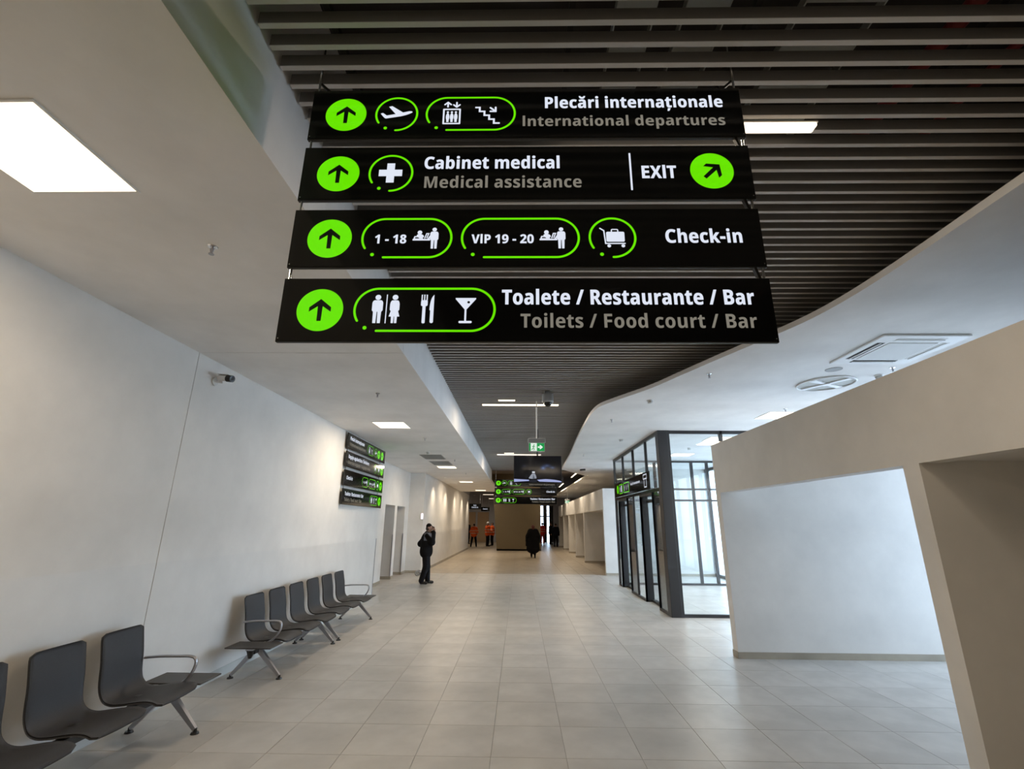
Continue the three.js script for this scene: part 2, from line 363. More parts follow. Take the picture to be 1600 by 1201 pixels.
// ------------------------------------------------------------------ far hall
const hall = struct('wall_front', 'far end of the terminal hall with doors and glazing', 'wall');
put('end_wall', bx(-9.2, 1.2, 0, 5.05, -48.2, -48), M.greyWall, hall);
put('end_wall', bx(3.3, 7.2, 0, 5.05, -48.2, -48), M.greyWall, hall);
put('end_wall', bx(1.2, 3.3, 3.4, 5.05, -48.2, -48), M.greyWall, hall);
for (const [a, b] of [[1.2, 2.08], [2.32, 2.68], [2.9, 3.3]]) put('dark_panel', bx(a, b, 0, 3.4, -48.1, -48), M.darkPanel, hall);
put('window_transom', bx(2.08, 2.9, 2.35, 2.45, -48.1, -48.02), M.blackFrame, hall);
for (const [a, b] of [[2.08, 2.32], [2.68, 2.9]]) put('pane', bx(a, b, 0, 3.4, -48.13, -48.12), M.glass, hall);
put('side_wall', bx(-9.2, -9, 0, 5.05, -48, -35), M.greyWall, hall);
put('side_return', bx(-9.2, -4.4, 0, 5.05, -35.2, -35), M.paint, hall);
put('upper_return', bx(-5.6, -1.3, 3.72, 5.05, -22.4, -22.3), M.paint, hall);
put('upper_side', bx(-5.7, -5.6, 3.6, 5.05, -35, -22.3), M.paint, hall);
put('upper_wall', bx(-5.6, -3.62, 3.66, 5.05, -35, -29.6), M.greyWall, hall);
for (const [a, b, m] of [[-5.6, -4.3, M.wood], [-4.1, -3.0, M.wood]]) put('wood_panel', bx(a, b, 0, 2.75, -47.99, -47.93), m, hall);
const hallCeil = struct('ceiling', 'dark brown high ceiling of the far hall', 'ceiling');
put('ceiling_board', bx(-9.2, 7.2, 5.05, 5.2, -48.2, -22.4), M.darkCeil, hallCeil);
{
  const g = new THREE.BufferGeometry(), a = [-1.51, 0, -33.2], b = [1.42, 0, -33.2], c = [1.42, 5.05, -33.2], d = [-1.9, 5.05, -33.2], back = (p) => [p[0], p[1], -36.5], pos = [];
  const q = (p, r, s, t) => pos.push(...p, ...r, ...s, ...p, ...s, ...t);
  q(a, b, c, d); q(back(b), back(a), back(d), back(c)); q(back(a), a, d, back(d)); q(b, back(b), back(c), c);
  g.setAttribute('position', new THREE.Float32BufferAttribute(pos, 3)); g.computeVertexNormals();
  const box = struct('wall_core', 'brown metal clad core block standing in the middle of the hall', 'wall');
  put('cladding', metreUV(g), M.brown, box);
  put('base_strip', bx(-1.52, 1.44, 0, 0.1, -33.22, -33.2), M.blackFrame, box);
}

// ------------------------------------------------------------------ lamps
const panelLabels = [];
function ledPanel(x, y, z, label, group = 'square LED panels in the white ceilings') {
  const t = thing('ceiling_panel_light', label, 'ceiling light', [x, y, z], 0, group);
  put('frame', [bx(-0.31, 0.31, -0.008, 0, -0.31, -0.298), bx(-0.31, 0.31, -0.008, 0, 0.298, 0.31), bx(-0.31, -0.298, -0.008, 0, -0.298, 0.298), bx(0.298, 0.31, -0.008, 0, -0.298, 0.298)], M.white, t);
  put('diffuser', bx(-0.298, 0.298, -0.006, -0.001, -0.298, 0.298), diffuser, t);
  const l = new THREE.RectAreaLight(LED, LED_PANEL, 0.59, 0.59); l.position.set(0, -0.012, 0); l.rotation.x = -Math.PI / 2; t.add(l);
}
const LX = -2.485;
ledPanel(LX, 3.6, 5.1, 'square LED panel in the left ceiling behind the viewer');
ledPanel(LX, 3.6, -1.94, 'largest square LED panel at the upper left edge, nearest one');
ledPanel(LX, 3.6, -8.98, 'square LED panel in the left ceiling right above the wall sign');
ledPanel(LX, 3.6, -16.25, 'square LED panel in the left ceiling just past the grey vent grilles');
ledPanel(LX, 3.6, -22.3, 'square LED panel in the left ceiling, fourth from the viewer');
ledPanel(LX + 0.2, 3.6, -28.3, 'small distant square LED panel in the left ceiling, farthest one');
ledPanel(4.9, RY, -8.83, 'square LED panel half hidden above the near right partition');
ledPanel(4.85, RY, -11.45, 'square LED panel inside the glass vestibule nearest its front');
ledPanel(4.85, RY, -14.25, 'square LED panel inside the glass vestibule nearest its back');

function lineLight(x0, x1, z, label, y = SY - 0.012, alongZ = false, power = LED_LINE) {
  const L = x1 - x0, t = thing('linear_light', label, 'ceiling light', [(x0 + x1) / 2, y, z], alongZ ? Math.PI / 2 : 0, 'slim linear LED lights on the dark ceilings');
  put('housing', bx(-L / 2 - 0.004, L / 2 + 0.004, 0.002, 0.012, -0.036, 0.036), M.white, t);
  put('diffuser', rbx(-L / 2, L / 2, -0.02, 0.004, -0.032, 0.032, 0.008), diffuser, t);
  if (y < SY - 0.02 || y > SY) for (const e of [-0.4, 0.4]) put('hanger', cyl(0.004, 0.004, 0.012, 5.05 - y, e * L, 0, 6), M.alu, t);
  const l = new THREE.RectAreaLight(LED, power, L, 0.06); l.position.set(0, -0.026, 0); l.rotation.x = -Math.PI / 2; t.add(l);
}
lineLight(0.22, 1.78, -2.335, 'bright linear LED light poking out right of the hanging sign');
lineLight(-0.77, 0.79, -9.4, 'linear LED light on the slats below the dome camera');
lineLight(-0.8, 0.75, -16.8, 'distant linear LED light on the slats above the television');
lineLight(-0.77, 0.79, 4.8, 'linear LED light on the slats behind the viewer');
lineLight(1.57, 3.87, -24.0, 'slanting linear LED light in the dark ceiling right of the television', 4.1, true);
lineLight(1.15, 4.15, -30.7, 'smaller slanting linear LED light behind the television corner', 4.1, true);
lineLight(0.15, 1.55, -29.5, 'added unseen linear light brightening the brown core top, hidden behind the television', 4.95, false, LED_LINE * 1.8);  // added lamp, out of sight, that lifts the top of the core block
for (const [x0, x1, z, y, l] of [[-2.95, -2.1, -39, 3.95, 'warm linear LED light far left of the brown core'], [-2.8, -2.35, -44, 3.87, 'farthest linear LED light left of the brown core'], [-7, -5.4, -41, 4.4, 'added unseen linear light brightening the far hall, behind the far left wall']]) lineLight(x0, x1, z, l, y, false, LED_LINE * 2.2);  // the last of these is added out of view to brighten the hall
for (const [x, z, l] of [[-0.26, -9.03, 'short emergency light strip just above the linear light on the slats'], [-0.37, -16.42, 'small far emergency light strip on the slats above the television']]) {
  const t = thing('emergency_light', l, 'emergency light', [x, SY - 0.01, z], 0, 'short emergency lights on the slats');
  put('housing', bx(-0.17, 0.17, 0, 0.01, -0.03, 0.03), M.white, t);
  put('diffuser', rbx(-0.165, 0.165, -0.02, 0.002, -0.026, 0.026, 0.006), glow(1.6), t);
  const e = new THREE.RectAreaLight(LED, 6, 0.32, 0.045); e.position.set(0, -0.026, 0); e.rotation.x = -Math.PI / 2; t.add(e);
}
function downlight(x, y, z, tx, ty, tz, power, label) {
  const t = thing('downlight', label, 'downlight', [x, y, z], 0, 'small recessed downlights washing the far walls');
  put('trim_ring', new THREE.TorusGeometry(0.05, 0.008, 8, 24).rotateX(Math.PI / 2).translate(0, -0.003, 0), M.white, t);
  put('lens', cyl(0.045, 0.045, -0.004, -0.001), glow(2), t);
  const s = new THREE.SpotLight(LED, power, 0, 52 * D2R, 1, 2); s.position.set(0, -0.02, 0); s.castShadow = true; s.shadow.radius = 2;
  s.target.position.set(tx - x, ty - y, tz - z); t.add(s, s.target);
}
[-20.2, -23.6, -27, -30.4, -33.8].forEach((z, i) => downlight(-3.15, 3.6, z, -3.4, 0, z, 10, ['nearest', 'second', 'third', 'fourth', 'farthest'][i] + ' wall washing downlight over the far left wall'));
[-20.8, -24.6, -28.4, -32.2, -36].forEach((z, i) => downlight(2.95, i ? RY : RY, z, 3.1, 0, z, 8, ['nearest', 'second', 'third', 'fourth', 'farthest'][i] + ' wall washing downlight over the far right portals'));

// ------------------------------------------------------------------ sign graphics
const GREEN = '#6ae800', WHITE = '#e6ecfa', GREY = '#827d72';
function signCanvas(wM, hM, pxPerM, draw) {
  const c = document.createElement('canvas'); c.width = Math.round(wM * pxPerM); c.height = Math.round(hM * pxPerM);
  const k = c.getContext('2d'); k.fillStyle = '#010101'; k.fillRect(0, 0, c.width, c.height);
  k.setTransform(c.width / wM, 0, 0, c.height / hM, 0, 0);
  draw(k);
  const t = new THREE.CanvasTexture(c); t.colorSpace = THREE.SRGBColorSpace; t.magFilter = THREE.LinearFilter;
  return t;
}
const A = (d) => d * D2R;
const I = {
  circle(k, x, dir = 0, y = 0.162, r = 0.107) {
    k.fillStyle = GREEN; k.beginPath(); k.arc(x, y, r, 0, 7); k.fill();
    k.save(); k.translate(x, y + 0.003); k.rotate(dir); k.fillStyle = '#040804';
    k.beginPath(); k.moveTo(0, -0.058); k.lineTo(0.05, -0.016); k.lineTo(0.05, 0.006); k.lineTo(0.011, -0.022); k.lineTo(0.0095, 0.053); k.lineTo(-0.0095, 0.053); k.lineTo(-0.011, -0.022); k.lineTo(-0.05, 0.006); k.lineTo(-0.05, -0.016); k.closePath(); k.fill(); k.restore();
  },
  outline(k, x0, x1, y = 0.16) {
    const r = 0.107, a = x0 + 0.112, b = x1 - 0.112;
    k.strokeStyle = GREEN; k.lineWidth = 0.0115; k.lineCap = 'round'; k.beginPath();
    k.arc(a, y, r, A(148), A(270)); k.lineTo(b, y - r); k.arc(b, y, r, A(270), A(450)); k.lineTo(Math.max(a, b > a + 0.01 ? a : b), y + r); k.stroke();
    k.fillStyle = GREEN; k.beginPath(); k.arc(a - 0.053, y + 0.092, 0.0095, 0, 7); k.fill();
  },
  plane(k, x, y = 0.155) {
    k.save(); k.translate(x, y); k.rotate(A(-9)); k.fillStyle = WHITE; k.beginPath();
    k.moveTo(-0.083, -0.012); k.lineTo(-0.07, -0.014); k.lineTo(-0.052, 0.006); k.lineTo(-0.006, 0.004); k.lineTo(-0.036, -0.05); k.lineTo(-0.018, -0.052); k.lineTo(0.034, 0.0); k.lineTo(0.066, -0.003);
    k.quadraticCurveTo(0.085, -0.002, 0.083, 0.008); k.quadraticCurveTo(0.06, 0.02, 0.02, 0.024); k.lineTo(-0.058, 0.026); k.quadraticCurveTo(-0.066, 0.025, -0.083, -0.012); k.fill(); k.restore();
  },
  lift(k, x, y = 0.178) {
    k.strokeStyle = WHITE; k.fillStyle = WHITE; k.lineWidth = 0.0095; k.lineJoin = 'round'; k.strokeRect(x - 0.042, y - 0.047, 0.084, 0.094);
    for (const d of [-0.021, 0, 0.021]) { k.beginPath(); k.arc(x + d, y - 0.028, 0.0065, 0, 7); k.fill(); k.beginPath(); k.ellipse(x + d, y + 0.004, 0.0095, 0.026, 0, 0, 7); k.fill(); k.fillRect(x + d - 0.0065, y + 0.01, 0.013, 0.028); }
    k.lineCap = 'round'; k.lineWidth = 0.0095;
    for (const [d, s] of [[-0.022, -1], [0.024, 1]]) { const m = y - 0.078; k.beginPath(); k.moveTo(x + d, m - s * 0.014); k.lineTo(x + d, m + s * 0.016); k.moveTo(x + d - 0.016, m + s * 0.001); k.lineTo(x + d, m + s * 0.016); k.lineTo(x + d + 0.016, m + s * 0.001); k.stroke(); }
  },
  stairs(k, x, y = 0.17) {
    k.strokeStyle = WHITE; k.lineWidth = 0.0105; k.lineCap = 'butt'; k.lineJoin = 'miter'; k.beginPath(); k.moveTo(x - 0.066, y - 0.05);
    for (let i = 0; i < 4; i++) { k.lineTo(x - 0.042 + i * 0.025, y - 0.05 + i * 0.026); k.lineTo(x - 0.042 + i * 0.025, y - 0.024 + i * 0.026); }
    k.lineTo(x + 0.064, y + 0.054); k.stroke();
    k.lineCap = 'round'; k.beginPath(); k.moveTo(x + 0.014, y - 0.048); k.lineTo(x + 0.041, y - 0.024); k.moveTo(x + 0.041, y - 0.05); k.lineTo(x + 0.041, y - 0.024); k.lineTo(x + 0.014, y - 0.024); k.stroke();
  },
  cross(k, x, y = 0.159) { k.fillStyle = WHITE; k.fillRect(x - 0.02, y - 0.059, 0.04, 0.118); k.fillRect(x - 0.059, y - 0.02, 0.118, 0.04); },
  person(k, x, y0, h, skirt) {
    const s = h / 0.145; k.save(); k.translate(x, y0); k.scale(s, s); k.fillStyle = WHITE;
    k.beginPath(); k.arc(0, 0.014, 0.0135, 0, 7); k.fill();
    k.beginPath();
    if (skirt) { k.moveTo(-0.011, 0.029); k.lineTo(0.011, 0.029); k.quadraticCurveTo(0.02, 0.03, 0.022, 0.05); k.lineTo(0.022, 0.078); k.lineTo(0.017, 0.084); k.lineTo(0.025, 0.112); k.lineTo(0.014, 0.112); k.lineTo(0.013, 0.145); k.lineTo(0.002, 0.145); k.lineTo(0.001, 0.112); k.lineTo(-0.001, 0.112); k.lineTo(-0.002, 0.145); k.lineTo(-0.013, 0.145); k.lineTo(-0.014, 0.112); k.lineTo(-0.025, 0.112); k.lineTo(-0.017, 0.084); k.lineTo(-0.022, 0.078); k.lineTo(-0.022, 0.05); k.quadraticCurveTo(-0.02, 0.03, -0.011, 0.029); }
    else { k.moveTo(-0.013, 0.028); k.lineTo(0.013, 0.028); k.quadraticCurveTo(0.024, 0.03, 0.025, 0.045); k.lineTo(0.025, 0.08); k.lineTo(0.019, 0.088); k.lineTo(0.0175, 0.145); k.lineTo(0.003, 0.145); k.lineTo(0.0015, 0.088); k.lineTo(-0.0015, 0.088); k.lineTo(-0.003, 0.145); k.lineTo(-0.0175, 0.145); k.lineTo(-0.019, 0.088); k.lineTo(-0.025, 0.08); k.lineTo(-0.025, 0.045); k.quadraticCurveTo(-0.024, 0.03, -0.013, 0.028); }
    k.fill(); k.restore();
  },
  counter(k, x, y = 0.162) {                                          // x = middle of a 0.123 m wide pictogram
    const l = x - 0.062; k.fillStyle = WHITE; k.fillRect(l, y + 0.004, 0.084, 0.009);
    k.beginPath(); k.moveTo(l + 0.003, y + 0.004); k.lineTo(l + 0.008, y - 0.012); k.lineTo(l + 0.04, y - 0.012); k.lineTo(l + 0.052, y + 0.004); k.fill();
    k.fillStyle = '#010101'; k.fillRect(l + 0.012, y - 0.005, 0.018, 0.006); k.fillStyle = WHITE;
    k.beginPath(); k.arc(l + 0.033, y - 0.032, 0.0115, 0, 7); k.fill(); k.beginPath(); k.ellipse(l + 0.036, y - 0.012, 0.018, 0.011, 0.2, 0, 7); k.fill();
    k.strokeStyle = WHITE; k.lineWidth = 0.006; k.beginPath(); k.moveTo(l + 0.058, y + 0.0); k.lineTo(l + 0.066, y - 0.026); k.lineTo(l + 0.076, y - 0.026); k.lineTo(l + 0.068, y - 0.002); k.stroke();
    k.beginPath(); k.moveTo(l + 0.097, y - 0.032); k.lineTo(l + 0.075, y + 0.004); k.lineWidth = 0.009; k.stroke();
    I.person(k, l + 0.103, y - 0.06, 0.118, false);
  },
  trolley(k, x, y = 0.162) {
    k.fillStyle = WHITE; k.strokeStyle = WHITE; k.lineCap = 'round';
    k.beginPath(); k.roundRect(x - 0.03, y - 0.034, 0.087, 0.056, 0.007); k.fill();
    k.lineWidth = 0.006; k.beginPath(); k.roundRect(x - 0.004, y - 0.047, 0.03, 0.02, 0.005); k.stroke();
    k.lineWidth = 0.007; k.beginPath(); k.moveTo(x - 0.058, y - 0.053); k.lineTo(x - 0.04, y - 0.04); k.lineTo(x - 0.034, y + 0.031); k.lineTo(x + 0.057, y + 0.031); k.stroke();
    for (const d of [-0.018, 0.048]) { k.beginPath(); k.arc(x + d, y + 0.044, 0.009, 0, 7); k.fill(); }
  },
  toilets(k, x) { I.person(k, x - 0.041, 0.084, 0.145, false); I.person(k, x + 0.038, 0.084, 0.145, true); k.fillStyle = WHITE; k.fillRect(x - 0.0025, 0.083, 0.005, 0.147); },
  cutlery(k, x) {
    k.fillStyle = WHITE; k.fillRect(x - 0.03, 0.084, 0.006, 0.03); k.fillRect(x - 0.0185, 0.084, 0.006, 0.03); k.fillRect(x - 0.007, 0.084, 0.006, 0.03); k.fillRect(x - 0.024, 0.084, 0.017, 0.001);
    k.beginPath(); k.roundRect(x - 0.031, 0.112, 0.031, 0.031, 0.007); k.fill(); k.beginPath(); k.roundRect(x - 0.0235, 0.13, 0.015, 0.1, 0.006); k.fill();
    k.beginPath(); k.moveTo(x + 0.029, 0.084); k.quadraticCurveTo(x + 0.01, 0.1, x + 0.009, 0.162); k.lineTo(x + 0.013, 0.166); k.lineTo(x + 0.013, 0.224); k.quadraticCurveTo(x + 0.021, 0.234, x + 0.029, 0.224); k.fill();
  },
  glass(k, x) {
    k.fillStyle = WHITE; k.beginPath(); k.moveTo(x - 0.047, 0.101); k.lineTo(x + 0.047, 0.101); k.lineTo(x + 0.047, 0.107); k.lineTo(x + 0.0045, 0.16); k.lineTo(x + 0.0045, 0.22); k.lineTo(x - 0.0045, 0.22); k.lineTo(x - 0.0045, 0.16); k.lineTo(x - 0.047, 0.107); k.fill();
    k.beginPath(); k.roundRect(x - 0.03, 0.217, 0.06, 0.012, 0.005); k.fill(); k.fillStyle = '#020202'; k.beginPath(); k.arc(x + 0.013, 0.123, 0.006, 0, 7); k.fill();
  },
  text(k, s, x0, x1, base, cap, color, weight = 'bold') {             // fitted between x0 and x1
    s = s.replace(/I/g, 'l');                                         // plain-stroke capital I, as on the signs
    k.save(); k.fillStyle = color; k.font = weight + ' 100px sans-serif'; k.textBaseline = 'alphabetic';
    const w = k.measureText(s).width, f = cap / 71.4;
    k.translate(x0, base); k.scale((x1 - x0) / w, f); k.fillText(s, 0, 0); k.strokeStyle = color; k.lineWidth = color === WHITE ? 2.2 : 0.7; k.lineJoin = 'round'; k.strokeText(s, 0, 0); k.restore();
  },
};
const PH = 0.316;
const face = (tex, gain) => new THREE.MeshPhysicalMaterial({ color: new THREE.Color().setRGB(0.006, 0.006, 0.006), roughness: 0.09, emissive: 0xffffff, emissiveMap: tex, emissiveIntensity: gain });
function signPanel(parent, w, y, draw, res, gain = 0.95, depth = 0.024) {   // y = bottom edge, front face looks to +z at z = 0
  const p = put('sign_panel', rbx(-w / 2, w / 2, y, y + PH, -depth, -0.004, 0.004), M.signBody, parent);
  const f = new THREE.PlaneGeometry(w - 0.008, PH - 0.008).translate(0, y + PH / 2, 0);
  put('backlit_face', f, face(signCanvas(w, PH, res, draw), gain), p);
  return p;
}
const rows = {
  plecari(k) { I.circle(k, 0.184); I.outline(k, 0.338, 0.562); I.plane(k, 0.449); I.outline(k, 0.602, 1.071); I.lift(k, 0.738); I.stairs(k, 0.925); I.text(k, 'Plecări internaţionale', 1.216, 2.148, 0.127, 0.073, WHITE); I.text(k, 'International departures', 1.1, 2.148, 0.245, 0.065, GREY); },
  cabinet(k) { I.circle(k, 0.184); I.outline(k, 0.337, 0.561); I.cross(k, 0.447); I.text(k, 'Cabinet medical', 0.61, 1.298, 0.134, 0.073, WHITE); I.text(k, 'Medical assistance', 0.612, 1.402, 0.25, 0.068, GREY); k.fillStyle = WHITE; k.beginPath(); k.roundRect(1.638, 0.043, 0.01, 0.226, 0.004); k.fill(); I.text(k, 'EXIT', 1.69, 1.869, 0.197, 0.074, WHITE); I.circle(k, 2.043, A(45), 0.154); },
  checkin(k) { I.circle(k, 0.184); I.outline(k, 0.337, 0.773); I.text(k, '1 - 18', 0.4, 0.555, 0.19, 0.047, WHITE); I.counter(k, 0.645); I.outline(k, 0.814, 1.379); I.text(k, 'VIP 19 - 20', 0.865, 1.162, 0.19, 0.047, WHITE); I.counter(k, 1.25); I.outline(k, 1.421, 1.646); I.trolley(k, 1.534); I.text(k, 'Check-in', 1.779, 2.149, 0.189, 0.073, WHITE); },
  toalete(k) { I.circle(k, 0.183); I.outline(k, 0.337, 0.986); I.toilets(k, 0.487); I.cutlery(k, 0.675); I.glass(k, 0.849); I.text(k, 'Toalete / Restaurante / Bar', 1.012, 2.158, 0.133, 0.074, WHITE); I.text(k, 'Toilets / Food court / Bar', 1.097, 2.156, 0.25, 0.069, GREY); },
};

// the big hanging sign
{
  const t = thing('hanging_sign', 'large four-tier black hanging direction sign nearest the viewer, first line Plecări internaţionale', 'sign', [0.022, 2.567, -1.95], 0);
  const ys = [0, 0.372, 0.742, 1.11];
  [rows.toalete, rows.checkin, rows.cabinet, rows.plecari].forEach((r, i) => signPanel(t, 2.238, ys[i], r, 914));
  for (const sx of [-1, 1]) {
    put('suspension_rod', cyl(0.006, 0.006, 0.3, 1.78, sx * 1.1, -0.014, 10), M.chrome, t);
    if (sx > 0) put('suspension_rod', cyl(0.005, 0.005, 0.3, 1.4, 1.072, -0.02, 10), M.chrome, t);
    if (sx > 0) for (const y of [0.316, 0.688, 1.058]) put('link_bracket', bar(V(sx * 1.06, y + 0.066, -0.014), V(sx * 1.08, y - 0.01, -0.014), 0.02, 0.012), M.blackPlastic, t);
    put('top_bracket', bar(V(sx * 1.02, 1.42, -0.03), V(sx * 1.1, 1.5, -0.03), 0.012, 0.012), M.blackPlastic, t);
    for (const y of ys) put('screw', new THREE.CylinderGeometry(0.003, 0.003, 0.003, 8).rotateX(Math.PI / 2).translate(sx * 1.105, y + 0.016, 0), M.chrome, t);
  }
}
// the second hanging sign, far down the corridor
{
  const t = thing('hanging_sign', 'small distant hanging direction sign in front of the brown core block', 'sign', [0.265, 2.565, -21], 0);
  const W = 2.7, sh = (k, x) => { k.translate(x, 0); };
  const r4 = (k) => { I.circle(k, 0.16); I.outline(k, 0.3, 0.95); I.toilets(k, 0.45); I.cutlery(k, 0.64); I.glass(k, 0.81); I.text(k, 'Toalete / Restaurante / Bar', 1.55, 2.62, 0.133, 0.074, WHITE); I.text(k, 'Toilets / Food court / Bar', 1.62, 2.62, 0.25, 0.069, GREY); };
  const r3 = (k) => { I.circle(k, 0.16); I.outline(k, 0.3, 0.72); I.text(k, '1 - 18', 0.36, 0.51, 0.19, 0.047, WHITE); I.counter(k, 0.6); I.outline(k, 0.77, 1.33); I.text(k, 'VIP 19 - 20', 0.82, 1.11, 0.19, 0.047, WHITE); I.counter(k, 1.2); I.outline(k, 1.37, 1.6); I.trolley(k, 1.49); I.text(k, 'Check-in', 2.25, 2.62, 0.189, 0.073, WHITE); };
  const r1 = (k) => { I.circle(k, 0.16); I.outline(k, 0.3, 0.53); I.plane(k, 0.415); I.outline(k, 0.57, 1.14); I.lift(k, 0.71); I.stairs(k, 0.92); I.text(k, 'Plecări internaţionale', 1.6, 2.62, 0.127, 0.073, WHITE); I.text(k, 'International departures', 1.5, 2.62, 0.245, 0.065, GREY); };
  [r4, r3, r1].forEach((r, i) => signPanel(t, W, i * 0.365, r, 300));
  for (const sx of [-1, 1]) put('suspension_rod', cyl(0.008, 0.008, 0.3, 1.7, sx * 1.3, -0.03, 8), M.chrome, t);
}
// the sign on the left wall
{
  const t = thing('wall_sign', 'four-tier black direction sign mounted high on the left wall', 'sign', [WX + 0.07, 2.12, -10.94], Math.PI / 2);
  const W = 2.76;
  const r4 = (k) => { I.text(k, 'Toalete / Restaurante / Bar', 0.12, 1.3, 0.133, 0.074, WHITE); I.text(k, 'Toilets / Food court / Bar', 0.12, 1.2, 0.25, 0.069, GREY); I.outline(k, 1.78, 2.42); I.toilets(k, 1.93); I.cutlery(k, 2.12); I.glass(k, 2.29); I.circle(k, 2.57); };
  const r3 = (k) => { I.text(k, 'Check-in', 0.12, 0.49, 0.189, 0.073, WHITE); I.outline(k, 1.12, 1.56); I.text(k, '1 - 18', 1.18, 1.34, 0.19, 0.047, WHITE); I.counter(k, 1.43); I.outline(k, 1.6, 2.16); I.text(k, 'VIP 19 - 20', 1.65, 1.95, 0.19, 0.047, WHITE); I.counter(k, 2.03); I.outline(k, 2.2, 2.42); I.trolley(k, 2.31); I.circle(k, 2.57); };
  const r2 = (k) => { I.text(k, 'Bagaje agabaritice / Înfoliere', 0.12, 1.5, 0.133, 0.073, WHITE); I.text(k, 'Oversize luggage / Luggage wrap', 0.12, 1.62, 0.25, 0.067, GREY); I.outline(k, 1.9, 2.12); I.trolley(k, 2.01); I.outline(k, 2.19, 2.41); I.trolley(k, 2.3); I.circle(k, 2.57); };
  const r1 = (k) => { I.text(k, 'Plecări internaţionale', 0.12, 1.05, 0.133, 0.073, WHITE); I.text(k, 'International departures', 0.12, 1.16, 0.25, 0.067, GREY); I.outline(k, 1.3, 1.78); I.lift(k, 1.44); I.stairs(k, 1.63); I.outline(k, 1.84, 2.06); I.plane(k, 1.95); I.circle(k, 2.2); I.circle(k, 2.5, A(-90)); };
  [r4, r3, r2, r1].forEach((r, i) => signPanel(t, W, i * 0.374, r, 420));
  for (const sx of [-1, 1]) put('mounting_bracket', bx(sx * 1.2 - 0.02, sx * 1.2 + 0.02, 0.02, 1.42, -0.07, -0.06), M.alu, t);
  put('service_rod', cyl(0.006, 0.006, 0, 0.12).rotateZ(Math.PI / 2).translate(1.47, 0.05, -0.03), M.alu, t);
}
// the sign band above the vestibule doors
{
  const w = 4.05, t = thing('header_sign', 'black sign band above the glass vestibule doors with green framed pictograms', 'sign', [GX - 0.03, 2.57, -13.28], -Math.PI / 2);
  put('sign_panel', rbx(-w / 2, w / 2, 0, 0.42, 0.003, 0.03, 0.004), M.signBody, t).rotation.y = Math.PI;
  const tex = signCanvas(w, 0.42, 240, (k) => {
    I.circle(k, 0.42, A(-90), 0.2, 0.13);
    k.strokeStyle = GREEN; k.lineWidth = 0.025; k.beginPath(); k.roundRect(0.62, 0.08, 0.55, 0.26, 0.08); k.stroke(); k.beginPath(); k.roundRect(1.25, 0.08, 0.75, 0.26, 0.08); k.stroke();
    I.person(k, 0.78, 0.12, 0.18, false); k.fillStyle = WHITE; k.fillRect(0.92, 0.11, 0.12, 0.19);
    I.person(k, 1.38, 0.12, 0.18, false); I.person(k, 1.62, 0.12, 0.18, true); I.person(k, 1.86, 0.12, 0.18, false);
    I.text(k, 'Plecări internaţionale', 2.15, 3.2, 0.2, 0.06, WHITE);
    k.strokeStyle = WHITE; k.lineWidth = 0.03; k.strokeRect(3.55, 0.05, 0.32, 0.1); k.strokeRect(3.62, 0.15, 0.2, 0.2);
  });
  const f = put('backlit_face', new THREE.PlaneGeometry(w - 0.01, 0.41).translate(0, 0.21, 0), face(tex, 0.8), t);
  f.position.z = 0.002; f.rotation.y = 0;
}

// ------------------------------------------------------------------ television, exit signs, cameras
{
  const t = thing('television', 'flat television screen hanging in mid corridor below the green exit sign', 'television', [0.455, 2.75, -12.05]);
  put('case', rbx(-0.605, 0.605, 0, 0.682, -0.06, -0.004, 0.006), M.blackPlastic, t);
  const tex = signCanvas(1.2, 0.672, 426, (k) => {
    k.fillStyle = '#07080f'; k.fillRect(0, 0, 1.2, 0.672);
    const puff = (x, y, r, a, sx = 1) => { k.save(); k.translate(x, y); k.scale(sx, 1); const g = k.createRadialGradient(0, 0, 0, 0, 0, r); g.addColorStop(0, 'rgba(110,150,215,' + a + ')'); g.addColorStop(1, 'rgba(40,70,140,0)'); k.fillStyle = g; k.beginPath(); k.arc(0, 0, r, 0, 7); k.fill(); k.restore(); };
    puff(0.74, 0.3, 0.08, 0.8, 1.4); puff(0.84, 0.24, 0.07, 0.55, 2.2); puff(0.98, 0.29, 0.06, 0.6, 2); puff(0.26, 0.25, 0.06, 0.2, 1.6);
    k.fillStyle = '#aab4e4'; k.beginPath(); k.moveTo(0, 0.575); k.lineTo(0.38, 0.595); k.lineTo(0.41, 0.625); k.lineTo(0, 0.65); k.fill();
    k.beginPath(); k.moveTo(0.58, 0.595); k.lineTo(0.8, 0.575); k.quadraticCurveTo(1.1, 0.59, 1.2, 0.63); k.lineTo(1.2, 0.655); k.lineTo(0.64, 0.64); k.fill();
    k.fillStyle = '#9aa0ac'; k.beginPath(); k.moveTo(0.37, 0.56); k.quadraticCurveTo(0.4, 0.5, 0.46, 0.44); k.lineTo(0.53, 0.44); k.quadraticCurveTo(0.57, 0.5, 0.57, 0.56); k.quadraticCurveTo(0.47, 0.585, 0.37, 0.56); k.fill();
    k.fillStyle = '#d6dae2'; k.fillRect(0.46, 0.385, 0.07, 0.045); k.fillStyle = '#5a606e'; k.beginPath(); k.moveTo(0.47, 0.57); k.lineTo(0.49, 0.46); k.lineTo(0.53, 0.57); k.fill();
    k.fillStyle = '#22252f'; k.fillRect(0.38, 0.6, 0.2, 0.05);
  });
  put('screen', new THREE.PlaneGeometry(1.19, 0.666).translate(0, 0.341, 0), face(tex, 0.85), t);
  put('mount_pole', cyl(0.022, 0.022, 0.5, 1.42, 0.0, -0.09, 14), M.blackPlastic, t);
  put('mount_plate', bx(-0.15, 0.15, 0.2, 0.5, -0.1, -0.06), M.blackPlastic, t);
}
